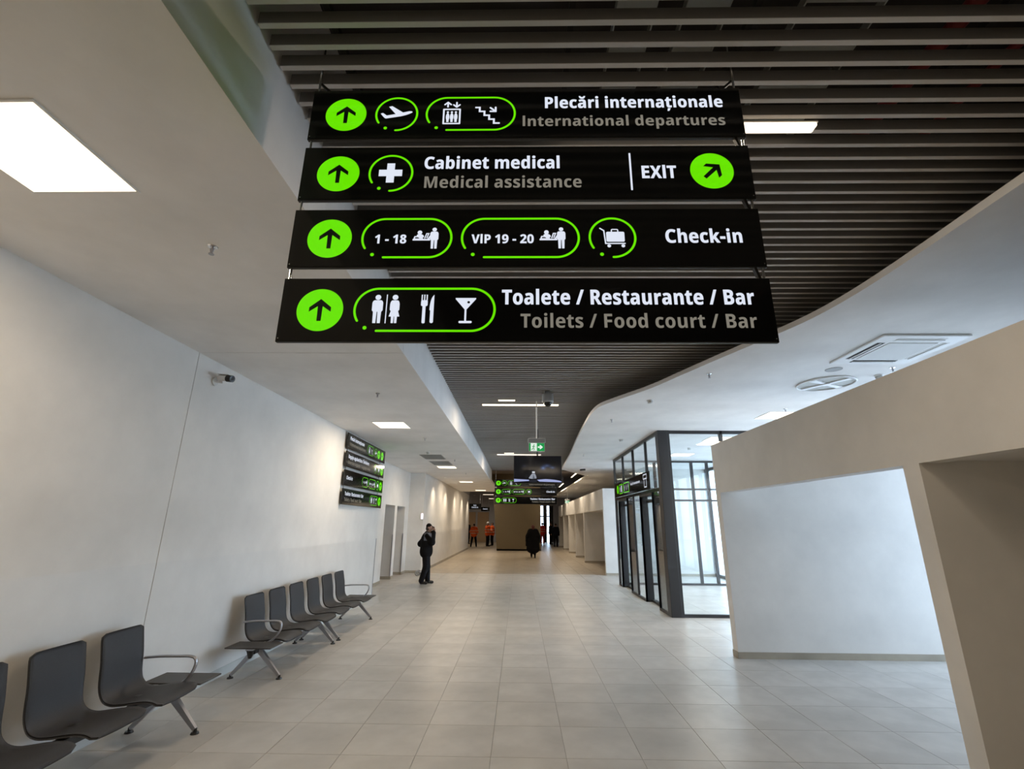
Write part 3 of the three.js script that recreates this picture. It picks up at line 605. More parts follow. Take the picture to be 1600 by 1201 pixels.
const exitArt = signCanvas(0.3, 0.155, 640, (k) => {
  k.fillStyle = '#00a04a'; k.fillRect(0, 0, 0.3, 0.155); k.fillStyle = '#f2fff4'; k.fillRect(0.03, 0.0, 0.115, 0.155); k.fillRect(0.145, 0, 0.008, 0.155);
  k.fillStyle = '#00903e'; k.strokeStyle = '#00903e'; k.lineWidth = 0.011; k.lineCap = 'round'; k.beginPath(); k.arc(0.096, 0.034, 0.011, 0, 7); k.fill();
  k.beginPath(); k.moveTo(0.09, 0.052); k.lineTo(0.082, 0.09); k.lineTo(0.1, 0.112); k.lineTo(0.092, 0.14); k.moveTo(0.082, 0.09); k.lineTo(0.068, 0.118); k.lineTo(0.048, 0.124); k.moveTo(0.09, 0.056); k.lineTo(0.11, 0.076); k.moveTo(0.086, 0.056); k.lineTo(0.064, 0.072); k.stroke();
  k.fillStyle = '#f2fff4'; k.beginPath(); k.moveTo(0.17, 0.062); k.lineTo(0.215, 0.062); k.lineTo(0.2, 0.035); k.lineTo(0.225, 0.035); k.lineTo(0.272, 0.078); k.lineTo(0.225, 0.12); k.lineTo(0.2, 0.12); k.lineTo(0.215, 0.094); k.lineTo(0.17, 0.094); k.fill();
});
function exitSign(x, y, z, rod, label) {
  const t = thing('exit_sign', label, 'exit sign', [x, y, z], 0, 'green running-man exit signs');
  put('housing', rbx(-0.17, 0.17, 0.165, 0.25, -0.05, 0.035, 0.008), M.greyPlastic, t);
  put('light_plate', bx(-0.155, 0.155, -0.004, 0.165, -0.012, 0.01), M.white, t);
  put('pictogram', new THREE.PlaneGeometry(0.296, 0.152).translate(0, 0.082, 0.0115), new THREE.MeshStandardMaterial({ color: 0x222222, roughness: 0.4, emissive: 0xffffff, emissiveMap: exitArt, emissiveIntensity: 0.85 }), t);
  put('suspension_rod', cyl(0.012, 0.012, 0.25, rod, 0, -0.005, 12), M.white, t);
}
exitSign(0.332, 3.13, -9.17, 1.02, 'green exit sign with arrow hanging on a white rod above the television');
exitSign(3.05, 3.0, -31, 1.0, 'tiny far green exit sign above the right portals');
{
  const t = thing('dome_camera', 'grey dome security camera under the slatted ceiling', 'camera', [0.515, SY - 0.3, -8.42]);
  put('housing', new THREE.LatheGeometry([[0.0, 0.3], [0.06, 0.3], [0.062, 0.27], [0.1, 0.25], [0.108, 0.22], [0.108, 0.11], [0.098, 0.085], [0.0, 0.085]].map(([x, y]) => new THREE.Vector2(x, y)), 28), M.greyPlastic, t);
  put('dome', new THREE.SphereGeometry(0.075, 24, 12, 0, 7, Math.PI / 2, Math.PI / 2).translate(0, 0.086, 0), M.darkGlass, t);
}
{
  const t = thing('bullet_camera', 'small white bullet camera with black front high on the left wall', 'camera', [WX, 3.36, -5.25]);
  put('wall_plate', cyl(0.05, 0.05, 0, 0.02).rotateZ(-Math.PI / 2), M.offWhite, t);
  put('arm', bar(V(0.01, 0, 0), V(0.1, -0.01, -0.01), 0.02, 0.02), M.offWhite, t);
  const axis = V(0.85, -0.12, 0.2).normalize(), at = V(0.06, 0.05, -0.02), q = new THREE.Quaternion().setFromUnitVectors(V(0, 1, 0), axis);
  const body = (r, a, b, m, n) => put(n, new THREE.CylinderGeometry(r, r, b - a, 18).applyQuaternion(q).translate(at.x + axis.x * (a + b) / 2, at.y + axis.y * (a + b) / 2, at.z + axis.z * (a + b) / 2), m, t);
  body(0.036, -0.02, 0.1, M.white, 'barrel'); body(0.04, 0.1, 0.17, M.blackPlastic, 'front_shroud'); body(0.02, 0.168, 0.174, M.darkGlass, 'lens');
  put('sunshield', bar(at.clone().addScaledVector(axis, -0.02).add(V(0, 0.04, 0)), at.clone().addScaledVector(axis, 0.14).add(V(0, 0.042, 0)), 0.075, 0.006), M.white, t);
}
{
  const t = thing('spot_camera', 'tiny black bullet camera under the right ceiling near the vestibule corner', 'camera', [2.35, RY, -17.6]);
  put('stem', cyl(0.012, 0.012, -0.08, 0), M.white, t);
  put('body', new THREE.CylinderGeometry(0.035, 0.035, 0.2, 14).rotateX(Math.PI / 2).rotateY(0.9).translate(-0.03, -0.11, 0.02), M.blackPlastic, t);
}
// ------------------------------------------------------------------ ceiling fittings
function sprinkler(x, y, z, label) {
  const t = thing('sprinkler', label, 'sprinkler', [x, y, z], 0, 'fire sprinklers in the white ceilings');
  put('escutcheon', cyl(0.03, 0.034, -0.006, 0), M.chrome, t);
  put('frame', [cyl(0.008, 0.008, -0.05, -0.006, 0, 0, 8), bar(V(-0.014, -0.012, 0), V(-0.004, -0.055, 0), 0.005, 0.005), bar(V(0.014, -0.012, 0), V(0.004, -0.055, 0), 0.005, 0.005)], M.alu, t);
  put('deflector', cyl(0.018, 0.018, -0.06, -0.056, 0, 0, 12), M.alu, t);
}
[[-2.11, -2.81, 'sprinkler nearest the viewer in the left ceiling, beside the big LED panel'], [-2.08, -6.63, 'sprinkler in the left ceiling between the bullet camera and the fascia'], [-2.12, -10.44, 'sprinkler in the left ceiling past the LED panel over the wall sign'], [-1.95, -14.2, 'small sprinkler in the left ceiling beside the vent grilles'], [-2.05, -18.2, 'tiny far sprinkler in the left ceiling past the vent grilles']].forEach(([x, z, l]) => sprinkler(x, 3.6, z, l));
[[2.61, -6.25, 'sprinkler in the right ceiling beside the sweep of the curved edge'], [1.83, -9.26, 'sprinkler in the right ceiling just past the tip of the curved edge'], [4.89, -5.96, 'sprinkler in the right ceiling under the air conditioning cassette'], [1.92, -14.3, 'small sprinkler in the right ceiling left of the vestibule'], [4.75, -8.3, 'sprinkler beside the LED panel above the near partition']].forEach(([x, z, l]) => sprinkler(x, RY, z, l));
function smoke(x, y, z, label) {
  const t = thing('smoke_detector', label, 'smoke detector', [x, y, z], 0, 'round white smoke detectors');
  put('base', cyl(0.05, 0.055, -0.018, 0), M.white, t);
  put('sensor_head', new THREE.LatheGeometry([[0, -0.058], [0.03, -0.056], [0.042, -0.045], [0.044, -0.02], [0, -0.018]].map(([a, b]) => new THREE.Vector2(a, b)), 24), M.offWhite, t);
}
smoke(2.19, RY, -7.72, 'smoke detector in the right ceiling near the tip of the curved edge');
smoke(4.95, RY, -6.29, 'smoke detector in the right ceiling beside the round diffuser');
smoke(-2.46, 3.6, -12.65, 'smoke detector in the left ceiling before the first vent grille');
smoke(4.62, RY, -12.9, 'smoke detector inside the glass vestibule');
smoke(2.5, RY, -11.6, 'faint smoke detector in the right ceiling before the vestibule corner');
tag(put('ceiling_disc', cyl(0.1, 0.1, -0.006, 0, 0, 0, 32), M.grille), 'flat grey round cover in the right ceiling beside the round diffuser', 'cover').position.set(4.18, RY, -6.04);
{
  const t = thing('air_conditioner', 'white four-way ceiling air conditioning cassette with beige grille', 'air conditioner', [4.41, RY, -5.28]);
  put('panel', rbx(-0.475, 0.475, -0.025, 0, -0.475, 0.475, 0.012), M.white, t);
  put('intake_grille', bx(-0.27, 0.27, -0.031, -0.024, -0.27, 0.27), M.offWhite, t);
  for (let i = 0; i < 4; i++) {
    const slot = put('outlet_slot', bx(-0.27, 0.27, -0.027, -0.0245, 0.315, 0.4), i < 2 ? M.offWhite : M.carrier, t); slot.rotation.y = i * Math.PI / 2;
    const louvre = put('louvre', bx(-0.265, 0.265, -0.034, -0.0275, 0.352, 0.368), M.white, t); louvre.rotation.y = i * Math.PI / 2;
  }
}
{
  const t = thing('round_diffuser', 'large round white swirl diffuser in the right ceiling', 'diffuser', [4.47, RY, -6.68]);
  put('rim', new THREE.TorusGeometry(0.37, 0.012, 10, 48).rotateX(Math.PI / 2).translate(0, -0.013, 0), M.white, t);
  put('bowl', cyl(0.36, 0.36, -0.004, -0.001, 0, 0, 40), std(0.5, 0.5, 0.47, 0.6), t);
  for (let i = 0; i < 4; i++) { const b = put('vane', bar(V(0.05, -0.014, 0), V(0.34, -0.014, 0), 0.05, 0.018, 0.09, 0.018), M.white, t); b.rotation.y = i * Math.PI / 2 + 0.5; }
  put('hub', cyl(0.06, 0.05, -0.03, -0.004, 0, 0, 24), M.white, t);
}
[[-13.62, 'first grey vent grille in the left ceiling before the third LED panel'], [-15.1, 'second grey vent grille in the left ceiling touching the third LED panel']].forEach(([z, l]) => {
  const t = thing('vent_grille', l, 'vent', [-2.5, 3.6, z], 0, 'grey vent grilles in the left ceiling');
  put('frame', bx(-0.31, 0.31, -0.006, 0, -0.48, 0.48), M.grille, t);
  for (let i = 0; i < 20; i++) put('slat', bx(-0.28, 0.28, -0.012, -0.006, -0.45 + i * 0.047, -0.435 + i * 0.047), M.grille, t);
});
{
  const t = thing('emergency_sign', 'small glowing white emergency sign on the wall corner behind the guard', 'sign', [-3.66, 2.0, -18.38]);
  put('case', rbx(-0.05, 0.05, -0.12, 0.12, 0, 0.04, 0.006), M.white, t);
  put('lit_face', bx(-0.04, 0.04, -0.1, 0.1, 0.04, 0.042), glow(1.3, new THREE.Color().setRGB(1, 0.85, 1)), t);
}
{
  const t = thing('wire_trolley', 'small silver wire trolley standing behind the guard', 'trolley', [-3.42, 0, -17.6]);
  for (const z of [-0.12, 0.12]) for (const x of [-0.12, 0.16]) put('wheel', new THREE.TorusGeometry(0.07, 0.02, 8, 18).rotateY(0.5).translate(x, 0.09, z), M.greyPlastic, t);
  put('frame', [bar(V(-0.16, 0.12, 0), V(0.22, 0.12, 0), 0.26, 0.02), bar(V(0.2, 0.12, 0), V(0.26, 0.5, 0), 0.26, 0.015)], M.alu, t);
}
// black hanging boards of the far hall
for (const [x, y, z, w, h, l, txt] of [[-3.65, 2.82, -40, 1.0, 0.44, 'left black hanging board with white lettering in the far hall', 1], [-3.05, 2.75, -43.5, 0.75, 0.36, 'right smaller black hanging board in the far hall', 0]]) {
  const t = thing('hanging_board', l, 'sign', [x, y, z], 0, 'black boards in the far hall');
  put('board', rbx(-w / 2, w / 2, 0, h, -0.06, 0, 0.006), M.signBody, t);
  const tex = signCanvas(w, h, 160, (k) => { if (txt) I.text(k, 'Exit', w * 0.36, w * 0.6, h * 0.42, 0.11, WHITE); I.text(k, 'Check-in', w * 0.2, w * 0.76, h * (txt ? 0.78 : 0.62), 0.11, WHITE); });
  put('lettering', new THREE.PlaneGeometry(w - 0.02, h - 0.02).translate(0, h / 2, 0.002), face(tex, 0.6), t);
  for (const sx of [-1, 1]) put('suspension_rod', cyl(0.01, 0.01, h, 5.05 - y, sx * w * 0.4, -0.03, 8), M.alu, t);
}
{
  const t = thing('wall_display', 'small blue lit display at the end of the far left wall', 'display', [-4.75, 2.25, -40.2]);
  put('case', rbx(-0.2, 0.2, 0, 0.8, -0.08, -0.002, 0.006), M.blackPlastic, t);
  put('screen', bx(-0.18, 0.18, 0.02, 0.78, -0.002, 0), glow(0.8, new THREE.Color().setRGB(0.1, 0.4, 1)), t);
  put('post', cyl(0.03, 0.03, -2.25, 0, 0, -0.04, 12), M.blackPlastic, t);
}

// ------------------------------------------------------------------ benches
function bench(zLeg, dir, label) {                                    // dir +1: seats run away from the viewer, table nearest
  const t = thing('beam_bench', label, 'bench', [WX, 0, zLeg], 0, 'dark three-seat beam benches along the left wall');
  const Z = (s) => -dir * s;
  const prof = [[0.15, 0.885], [0.158, 0.83], [0.178, 0.74], [0.196, 0.65], [0.206, 0.57], [0.218, 0.5], [0.24, 0.445], [0.285, 0.4], [0.35, 0.382], [0.44, 0.388], [0.54, 0.402], [0.63, 0.41], [0.70, 0.402], [0.745, 0.378]];
  const curve = new THREE.CatmullRomCurve3(prof.map(([u, y]) => V(u, y, 0)), false, 'centripetal'), N = 44, pts = curve.getSpacedPoints(N);
  for (let k = 0; k < 3; k++) {
    const c = 0.30 + k * 0.598, pos = [], idx = [], W = 12, th = 0.018;
    const halfW = (i) => { const f = i / N, base = 0.222 + 0.026 * Math.min(1, Math.max(0, (f - 0.45) / 0.25)); const e = Math.min(f, 1 - f) * 1.22; return base - (e < 0.045 ? 0.045 - Math.sqrt(Math.max(0, 0.045 * 0.045 - (0.045 - e) ** 2)) : 0); };
    for (const side of [0, 1]) for (let i = 0; i <= N; i++) {
      const tg = curve.getTangent(Math.min(0.999, Math.max(0.001, i / N))), nx = -tg.y, ny = tg.x, off = side ? -th / 2 : th / 2, p = pts[i];
      for (let j = 0; j <= W; j++) { const a = j / W * 2 - 1, dish = 0.012 * (1 - a * a); pos.push(p.x - nx * off * -1 + nx * -dish * -1 * -1, p.y + ny * off - ny * dish, Z(c + a * halfW(i))); }
    }
    const id = (s, i, j) => s * (N + 1) * (W + 1) + i * (W + 1) + j;
    for (let i = 0; i < N; i++) for (let j = 0; j < W; j++) { idx.push(id(0, i, j), id(0, i + 1, j), id(0, i + 1, j + 1), id(0, i, j), id(0, i + 1, j + 1), id(0, i, j + 1)); idx.push(id(1, i, j), id(1, i + 1, j + 1), id(1, i + 1, j), id(1, i, j), id(1, i, j + 1), id(1, i + 1, j + 1)); }
    for (let i = 0; i < N; i++) for (const j of [0, W]) idx.push(id(0, i, j), id(1, i, j), id(1, i + 1, j), id(0, i, j), id(1, i + 1, j), id(0, i + 1, j));
    for (let j = 0; j < W; j++) for (const i of [0, N]) idx.push(id(0, i, j), id(1, i, j), id(1, i, j + 1), id(0, i, j), id(1, i, j + 1), id(0, i, j + 1));
    const g = new THREE.BufferGeometry().setAttribute('position', new THREE.Float32BufferAttribute(pos, 3)); g.setIndex(idx); g.computeVertexNormals();
    put('seat_shell', metreUV(g), M.seat, t);
    put('seat_bracket', [bar(V(0.3, 0.365, Z(c)), V(0.62, 0.385, Z(c)), 0.05, 0.02), bar(V(0.44, 0.31, Z(c)), V(0.44, 0.38, Z(c)), 0.07, 0.06)], M.blackPlastic, t);
  }
  put('table_top', rbx(0.2, 0.735, 0.378, 0.392, Z(-0.295), Z(0.02), 0.006), M.tableTop, t);
  put('table_support', bx(0.40, 0.48, 0.34, 0.378, Z(-0.2), Z(-0.08)), M.alu, t);
  put('beam', [bar(V(0.44, 0.315, Z(-0.12)), V(0.44, 0.315, Z(1.78)), 0.07, 0.055, 0.07, 0.055, V(1, 0, 0))], M.blackPlastic, t);
  { const e = put('beam_end_cap', new THREE.CylinderGeometry(0.055, 0.02, 0.1, 4).rotateY(Math.PI / 4).translate(0.44, 0.3, Z(-0.15)), M.blackPlastic, t); e.scale.set(1, 1, 1); }
  for (const s of [0, 1.68]) {
    const leg = put('leg', [bar(V(0.44, 0.335, Z(s)), V(0.165, 0.035, Z(s)), 0.05, 0.06, 0.03, 0.03), bar(V(0.44, 0.335, Z(s)), V(0.74, 0.035, Z(s)), 0.05, 0.06, 0.03, 0.03), rbx(0.4, 0.48, 0.28, 0.345, Z(s) - 0.03, Z(s) + 0.03, 0.012)], M.alu, t);
    for (const u of [0.16, 0.745]) put('foot', [cyl(0.036, 0.03, 0, 0.014, u, Z(s), 20), cyl(0.014, 0.014, 0.014, 0.045, u, Z(s), 12)], M.blackPlastic, leg);
  }
  const ap = [[0.2, 0.60], [0.34, 0.612], [0.5, 0.615], [0.625, 0.614], [0.66, 0.602], [0.675, 0.57], [0.66, 0.5], [0.60, 0.42], [0.47, 0.345]].map(([u, y]) => V(u, y, Z(0.04)));
  const arm = new THREE.TubeGeometry(new THREE.CatmullRomCurve3(ap, false, 'centripetal'), 48, 0.012, 8); arm.translate(0, 0, -Z(0.04)).scale(1, 1, 1.7).translate(0, 0, Z(0.04));
  put('armrest', arm, M.alu, t);
}
bench(-4.79, -1, 'near left bench, cut off by the lower left corner of the photo');
bench(-6.30, 1, 'middle bench with its little table facing the viewer');
bench(-9.89, -1, 'far bench with its little table at the far end, beside the wall corner');

// ------------------------------------------------------------------ people
const smin = (a, b, k) => { const h = Math.max(k - Math.abs(a - b), 0) / k; return Math.min(a, b) - h * h * k * 0.25; };
function fieldMesh(caps, centre, half, res, k = 0.03) {
  const mc = new MarchingCubes(res, new THREE.MeshBasicMaterial(), false, false, 60000), hs = res / 2, n = caps.length;
  const C = caps.map(([a, b, ra, rb]) => { const d = b.clone().sub(a); return [a.x, a.y, a.z, d.x, d.y, d.z, Math.max(1e-9, d.lengthSq()), ra, rb]; });
  const box = new THREE.Box3(); for (const [a, b, ra, rb] of caps) { const r = Math.max(ra, rb) + 0.05; box.expandByPoint(a.clone().addScalar(r)); box.expandByPoint(a.clone().addScalar(-r)); box.expandByPoint(b.clone().addScalar(r)); box.expandByPoint(b.clone().addScalar(-r)); }
  for (let iz = 0; iz < res; iz++) { const z = centre.z + (iz - hs) / hs * half;
    for (let iy = 0; iy < res; iy++) { const y = centre.y + (iy - hs) / hs * half;
      for (let ix = 0; ix < res; ix++) { const x = centre.x + (ix - hs) / hs * half, at = iz * res * res + iy * res + ix;
        if (x < box.min.x || x > box.max.x || y < box.min.y || y > box.max.y || z < box.min.z || z > box.max.z) { mc.field[at] = -1; continue; }
        let d = 9;
        for (let i = 0; i < n; i++) { const c = C[i], px = x - c[0], py = y - c[1], pz = z - c[2], t = Math.min(1, Math.max(0, (px * c[3] + py * c[4] + pz * c[5]) / c[6])); d = smin(d, Math.hypot(px - c[3] * t, py - c[4] * t, pz - c[5] * t) - (c[7] + (c[8] - c[7]) * t), k); }
        mc.field[at] = -d;
      } } }
  mc.isolation = 0; mc.update();
  let g = new THREE.BufferGeometry().setAttribute('position', new THREE.Float32BufferAttribute(Array.from(mc.positionArray.subarray(0, mc.count * 3)).map((v, i) => v * half + centre.getComponent(i % 3)), 3));
  g = mergeVertices(g, 1e-4); g.computeVertexNormals();
  return g;
}
const cap = (a, b, ra, rb = ra) => [V(...a), V(...b), ra, rb];
function paintVerts(g, fn) { const p = g.attributes.position, c = new Float32Array(p.count * 3), v = V(0, 0, 0); for (let i = 0; i < p.count; i++) { v.fromBufferAttribute(p, i); c.set(fn(v), i * 3); } g.setAttribute('color', new THREE.BufferAttribute(c, 3)); return g; }
const SKIN = [0.42, 0.24, 0.17];
const headShape = paintVerts(fieldMesh([
  cap([0, 0.035, -0.012], [0, 0.04, -0.03], 0.088, 0.088), cap([0, -0.01, 0.015], [0, -0.05, 0.025], 0.068, 0.055), cap([0, -0.075, 0.045], [0, -0.085, 0.05], 0.034, 0.03),
  cap([0, 0.012, 0.085], [0, -0.022, 0.106], 0.008, 0.014), cap([-0.03, 0.022, 0.068], [0.03, 0.022, 0.068], 0.018), cap([-0.016, -0.055, 0.082], [0.016, -0.055, 0.082], 0.012),
  cap([-0.085, 0.01, -0.008], [-0.09, -0.025, -0.004], 0.014, 0.01), cap([0.085, 0.01, -0.008], [0.09, -0.025, -0.004], 0.014, 0.01), cap([0, -0.06, -0.02], [0, -0.17, -0.025], 0.055, 0.06),
], V(0, -0.03, 0), 0.2, 64, 0.02), (p) => (p.z > 0.06 && Math.hypot(Math.abs(p.x) - 0.031, (p.y - 0.006) * 1.6) < 0.012 ? [0.04, 0.03, 0.03] : p.z > 0.07 && Math.abs(p.x) < 0.024 && Math.abs(p.y + 0.055) < 0.006 ? [0.3, 0.12, 0.1] : SKIN));
const handShape = paintVerts(fieldMesh([
  cap([0, 0.01, 0], [0, -0.03, 0], 0.024), ...[-0.026, -0.009, 0.009, 0.026].map((z) => cap([0, -0.03, z * 0.8], [0, -0.085, z], 0.016, 0.013)),
  ...[[-0.03, 0.06], [-0.01, 0.074], [0.011, 0.07], [0.031, 0.055]].flatMap(([z, l]) => [cap([0, -0.085, z], [0.012, -0.085 - l * 0.5, z * 1.1], 0.0095, 0.0088), cap([0.012, -0.085 - l * 0.5, z * 1.1], [0.034, -0.085 - l * 0.92, z * 1.1], 0.0088, 0.0075)]),
  cap([0.004, -0.03, 0.03], [0.018, -0.062, 0.056], 0.013, 0.0105), cap([0.018, -0.062, 0.056], [0.03, -0.092, 0.06], 0.0105, 0.009),
], V(0.01, -0.07, 0.01), 0.115, 52, 0.008), () => SKIN);

function person(label, { at, turn, height = 1.75, pose = {}, jacket, trousers, shoes = M.blackPlastic, hair, hairMat, puff = 0.035, coat = 0, stripe, hat, yoke, baggy = 0.022, res = 76, category = 'person', group }) {
  const S = height / 1.75;
  const J = { head: [0, 1.635, 0.02], neck: [0, 1.47, 0], sL: [0.175, 1.425, 0], sR: [-0.175, 1.425, 0], eL: [0.235, 1.15, -0.03], eR: [-0.235, 1.15, -0.03], wL: [0.24, 0.9, 0.06], wR: [-0.24, 0.9, 0.06], hL: [0.09, 0.93, 0], hR: [-0.09, 0.93, 0], kL: [0.1, 0.5, 0.02], kR: [-0.1, 0.5, 0.02], aL: [0.105, 0.085, -0.02], aR: [-0.105, 0.085, -0.02], ...pose };
  const t = thing('person', label, category, at, turn, group); t.scale.setScalar(S);
  const arms = (x) => ['L', 'R'].flatMap((s) => [cap(J['s' + s], J['e' + s], 0.05 + x, 0.042 + x), cap(J['e' + s], J['w' + s], 0.04 + x, 0.03 + x)]);
  const legs = (x) => ['L', 'R'].flatMap((s) => [cap(J['h' + s], J['k' + s], 0.085 + x, 0.058 + x), cap(J['k' + s], [J['a' + s][0], J['a' + s][1] + 0.02, J['a' + s][2]], 0.056 + x, 0.04 + x)]);
  const torso = (x) => [cap([-0.06, 1.0, 0], [0.06, 1.0, 0], 0.115 + x), cap([0, 1.05, 0], [0, 1.3, 0.005], 0.12 + x, 0.125 + x), cap([-0.085, 1.15, 0], [-0.095, 1.36, 0], 0.085 + x, 0.09 + x), cap([0.085, 1.15, 0], [0.095, 1.36, 0], 0.085 + x, 0.09 + x), cap([-0.15, 1.415, 0], [0.15, 1.415, 0], 0.058 + x * 0.8), cap([0, 1.42, -0.005], [0, 1.52, 0.0], 0.056)];
  const centre = V(0, 0.92, 0);
  const bodyG = paintVerts(fieldMesh([...torso(0), ...arms(0), ...legs(0), ...['L', 'R'].map((s) => cap([J['a' + s][0], 0.05, J['a' + s][2]], [J['a' + s][0], 0.035, J['a' + s][2] + 0.13], 0.038, 0.03))], centre, 1.0, res, 0.03), () => SKIN);
  const headG = headShape.clone().rotateX(J.nod ?? 0).rotateY(J.look ?? 0).translate(...J.head);
  const hands = ['L', 'R'].map((s) => { const w = V(...J['w' + s]), d = w.clone().sub(V(...J['e' + s])).normalize(), g = handShape.clone(); if (s === 'L') g.scale(-1, 1, 1); return g.applyQuaternion(new THREE.Quaternion().setFromUnitVectors(V(0, -1, 0), d)).translate(w.x + d.x * 0.01, w.y + d.y * 0.01, w.z + d.z * 0.01); });
  put('body', mergeGeometries([bodyG, headG, ...hands].map((g) => { g = g.toNonIndexed(); return g; })), M.skin, t);
  const jk = [...torso(puff), ...arms(puff * 0.75)].filter((c) => !(c[0].y > 1.41 && c[1].y > 1.5 && c[0].x === 0));
  jk.push(cap([-0.05, 0.93, 0], [0.05, 0.93, 0], 0.13 + puff), cap([0, 1.46, -0.01], [0, 1.5, 0.0], 0.07, 0.068));
  if (coat) jk.push(cap([0, 0.95, 0], [0, 0.95 - coat, -0.02], 0.15 + puff, 0.2 + puff), cap([-0.1, 0.9, 0], [-0.14, 0.95 - coat, 0], 0.13 + puff, 0.13 + puff), cap([0.1, 0.9, 0], [0.14, 0.95 - coat, 0], 0.13 + puff, 0.13 + puff));
  const jg = fieldMesh(jk, centre, 1.0, res, 0.04);
  const jm = new THREE.MeshPhysicalMaterial({ color: 0xffffff, vertexColors: true, roughness: 0.85, specularIntensity: 0.15 });
  put(coat ? 'coat' : 'jacket', paintVerts(jg, (p) => (yoke && p.y < 1.5 && Math.abs(p.x) < 0.26 && p.z > -0.08 && p.z < 0.15 && p.y > 1.28 ? yoke : stripe && ((p.y > 1.02 && p.y < 1.07) || (p.y > 1.2 && p.y < 1.24)) ? stripe : jacket)), jm, t);
  put('trousers', fieldMesh([...legs(baggy), cap([-0.06, 0.97, 0], [0.06, 0.97, 0], 0.105 + baggy)], centre, 1.0, res, 0.03), trousers, t);
  for (const s of ['L', 'R']) put('shoe', fieldMesh([cap([J['a' + s][0], 0.06, J['a' + s][2]], [J['a' + s][0] * 1.05, 0.045, J['a' + s][2] + 0.15], 0.05, 0.042), cap([J['a' + s][0], 0.13, J['a' + s][2]], [J['a' + s][0], 0.06, J['a' + s][2]], 0.052, 0.05)], V(J['a' + s][0], 0.08, J['a' + s][2] + 0.05), 0.2, 26, 0.02).translate(0, -0.003, 0), shoes, t);
  const hx = J.head;
  if (hair) put('hair', fieldMesh(hair.map(([a, b, ra, rb]) => cap([hx[0] + a[0], hx[1] + a[1], hx[2] + a[2]], [hx[0] + b[0], hx[1] + b[1], hx[2] + b[2]], ra, rb)), V(hx[0], hx[1], hx[2]), 0.24, 44, 0.02), hairMat, t);
  if (hat) hat(t, hx);
  return t;
}
const cloth = (r, g, b) => new THREE.MeshPhysicalMaterial({ color: new THREE.Color().setRGB(r, g, b), roughness: 0.9, specularIntensity: 0.15 });
const dark = cloth(0.007, 0.007, 0.008), charcoal = cloth(0.016, 0.016, 0.019), brownHair = std(0.02, 0.012, 0.008, 0.7), redHair = std(0.09, 0.018, 0.012, 0.7), denim = std(0.03, 0.035, 0.05, 0.85), redCloth = std(0.35, 0.025, 0.02, 0.8);
const shortHair = [[[0, 0.055, -0.03], [0, 0.04, -0.05], 0.085, 0.08], [[-0.03, 0.07, 0.03], [0.03, 0.07, 0.03], 0.05]];
const longHair = [[[0, 0.055, -0.03], [0, 0.04, -0.05], 0.09, 0.09], [[0, 0, -0.06], [0, -0.1, -0.07], 0.085, 0.07]];
const walk = { kL: [0.09, 0.52, 0.16], aL: [0.09, 0.09, 0.16], kR: [-0.09, 0.5, -0.08], aR: [-0.09, 0.16, -0.32] };

{ // the guard by the doorways
  person('guard in black jacket with grey shoulders and cap, hand raised to his face', {
    at: [-2.86, 0, -15.3], turn: Math.PI / 2 + 0.15, height: 1.72, res: 104, puff: 0.068, baggy: 0.04, jacket: [0.012, 0.012, 0.014], yoke: [0.13, 0.13, 0.15], trousers: charcoal, hair: [[[0, 0.03, -0.04], [0, 0.0, -0.05], 0.083, 0.075]], hairMat: brownHair,
    pose: { head: [0, 1.625, 0.07], nod: 0.2, eR: [-0.22, 1.22, 0.17], wR: [-0.1, 1.5, 0.19], eL: [0.26, 1.16, -0.2], wL: [0.22, 1.05, 0.04], kL: [0.1, 0.5, 0.05], aL: [0.12, 0.085, 0.08], aR: [-0.1, 0.085, -0.1] },
    hat: (t, h) => { put('cap', fieldMesh([cap([h[0], h[1] + 0.065, h[2] - 0.02], [h[0], h[1] + 0.075, h[2] - 0.03], 0.088), cap([h[0], h[1] + 0.05, h[2] + 0.07], [h[0], h[1] + 0.035, h[2] + 0.14], 0.03, 0.02)], V(...h), 0.24, 44, 0.03), dark, t); put('badge', rbx(-0.02, 0.02, 1.28, 1.34, 0.15, 0.17, 0.004), M.white, t); },
  });
}
person('person in a long black coat walking away in mid corridor', { at: [0.737, 0, -26.8], turn: Math.PI, height: 1.66, puff: 0.11, coat: 0.45, jacket: [0.006, 0.006, 0.007], trousers: dark, hair: longHair, hairMat: redHair, pose: { ...walk, eL: [0.3, 1.15, -0.04], eR: [-0.3, 1.15, -0.04], wL: [0.32, 0.9, 0.02], wR: [-0.32, 0.9, 0.02] }, hat: (t) => put('handbag', rbx(0.3, 0.42, 0.62, 0.86, -0.12, 0.14, 0.03), dark, t) });
const hivis = { jacket: [0.9, 0.14, 0.035], stripe: [0.65, 0.5, 0.4], puff: 0.06 };
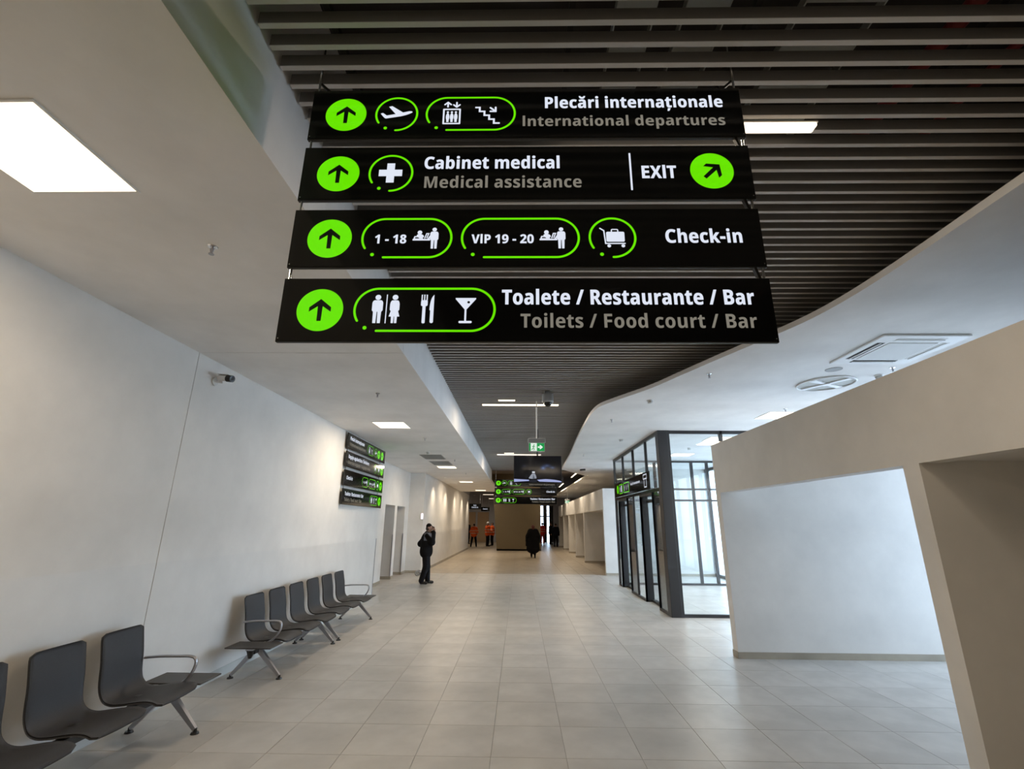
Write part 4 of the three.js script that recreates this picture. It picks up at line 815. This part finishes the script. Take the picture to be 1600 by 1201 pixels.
person('worker in orange jacket standing alone with legs apart', { at: [-3.46, 0, -37.6], turn: Math.PI, height: 1.68, ...hivis, trousers: dark, hair: shortHair, hairMat: brownHair, pose: { kL: [0.16, 0.5, 0.02], aL: [0.22, 0.085, -0.02], kR: [-0.15, 0.5, 0.02], aR: [-0.2, 0.085, -0.02], eL: [0.27, 1.15, 0], wL: [0.2, 1.0, 0.2], eR: [-0.27, 1.15, 0], wR: [-0.2, 1.0, 0.2] } });
person('worker in orange jacket and white helmet talking', { at: [-2.5, 0, -38.9], turn: 2.2, height: 1.78, ...hivis, trousers: charcoal, pose: { wL: [0.16, 1.05, 0.25], wR: [-0.16, 1.05, 0.25] }, hat: (t, h) => put('helmet', fieldMesh([cap([h[0], h[1] + 0.06, h[2] - 0.03], [h[0], h[1] + 0.07, h[2] - 0.01], 0.108), cap([h[0], h[1] + 0.04, h[2] + 0.09], [h[0], h[1] + 0.035, h[2] + 0.11], 0.03)], V(...h), 0.24, 40, 0.03), M.white, t) });
person('dark-haired worker in orange jacket facing the helmeted one', { at: [-2.2, 0, -39.9], turn: -1.9, height: 1.76, ...hivis, trousers: dark, hair: shortHair, hairMat: brownHair, pose: { wL: [0.16, 1.05, 0.25], wR: [-0.16, 1.05, 0.25] } });
person('person in dark clothes half hidden by the end of the far left wall', { at: [-4.45, 0, -42.6], turn: 0.8, height: 1.84, jacket: [0.015, 0.013, 0.014], trousers: charcoal, hair: shortHair, hairMat: brownHair });
person('paramedic in red suit with reflective bands right of the brown core', { at: [2.02, 0, -43.5], turn: Math.PI, height: 1.78, puff: 0.06, jacket: [0.62, 0.035, 0.025], stripe: [0.6, 0.35, 0.3], trousers: redCloth, hair: shortHair, hairMat: brownHair });
person('person in a yellow vest beside the red suited paramedic', { at: [1.72, 0, -44.2], turn: 2.6, height: 1.74, puff: 0.055, jacket: [0.6, 0.62, 0.03], stripe: [0.6, 0.6, 0.5], trousers: dark, hair: shortHair, hairMat: brownHair });
person('person in a dark navy suit standing by the far right portals', { at: [2.83, 0, -38.6], turn: Math.PI - 0.2, height: 1.74, puff: 0.045, jacket: [0.008, 0.009, 0.014], trousers: dark, hair: shortHair, hairMat: brownHair });
person('person in black standing behind the navy suited one', { at: [2.72, 0, -43], turn: 1.2, height: 1.8, puff: 0.05, jacket: [0.008, 0.008, 0.009], trousers: dark, hair: shortHair, hairMat: brownHair });

renderer.render(scene, camera);
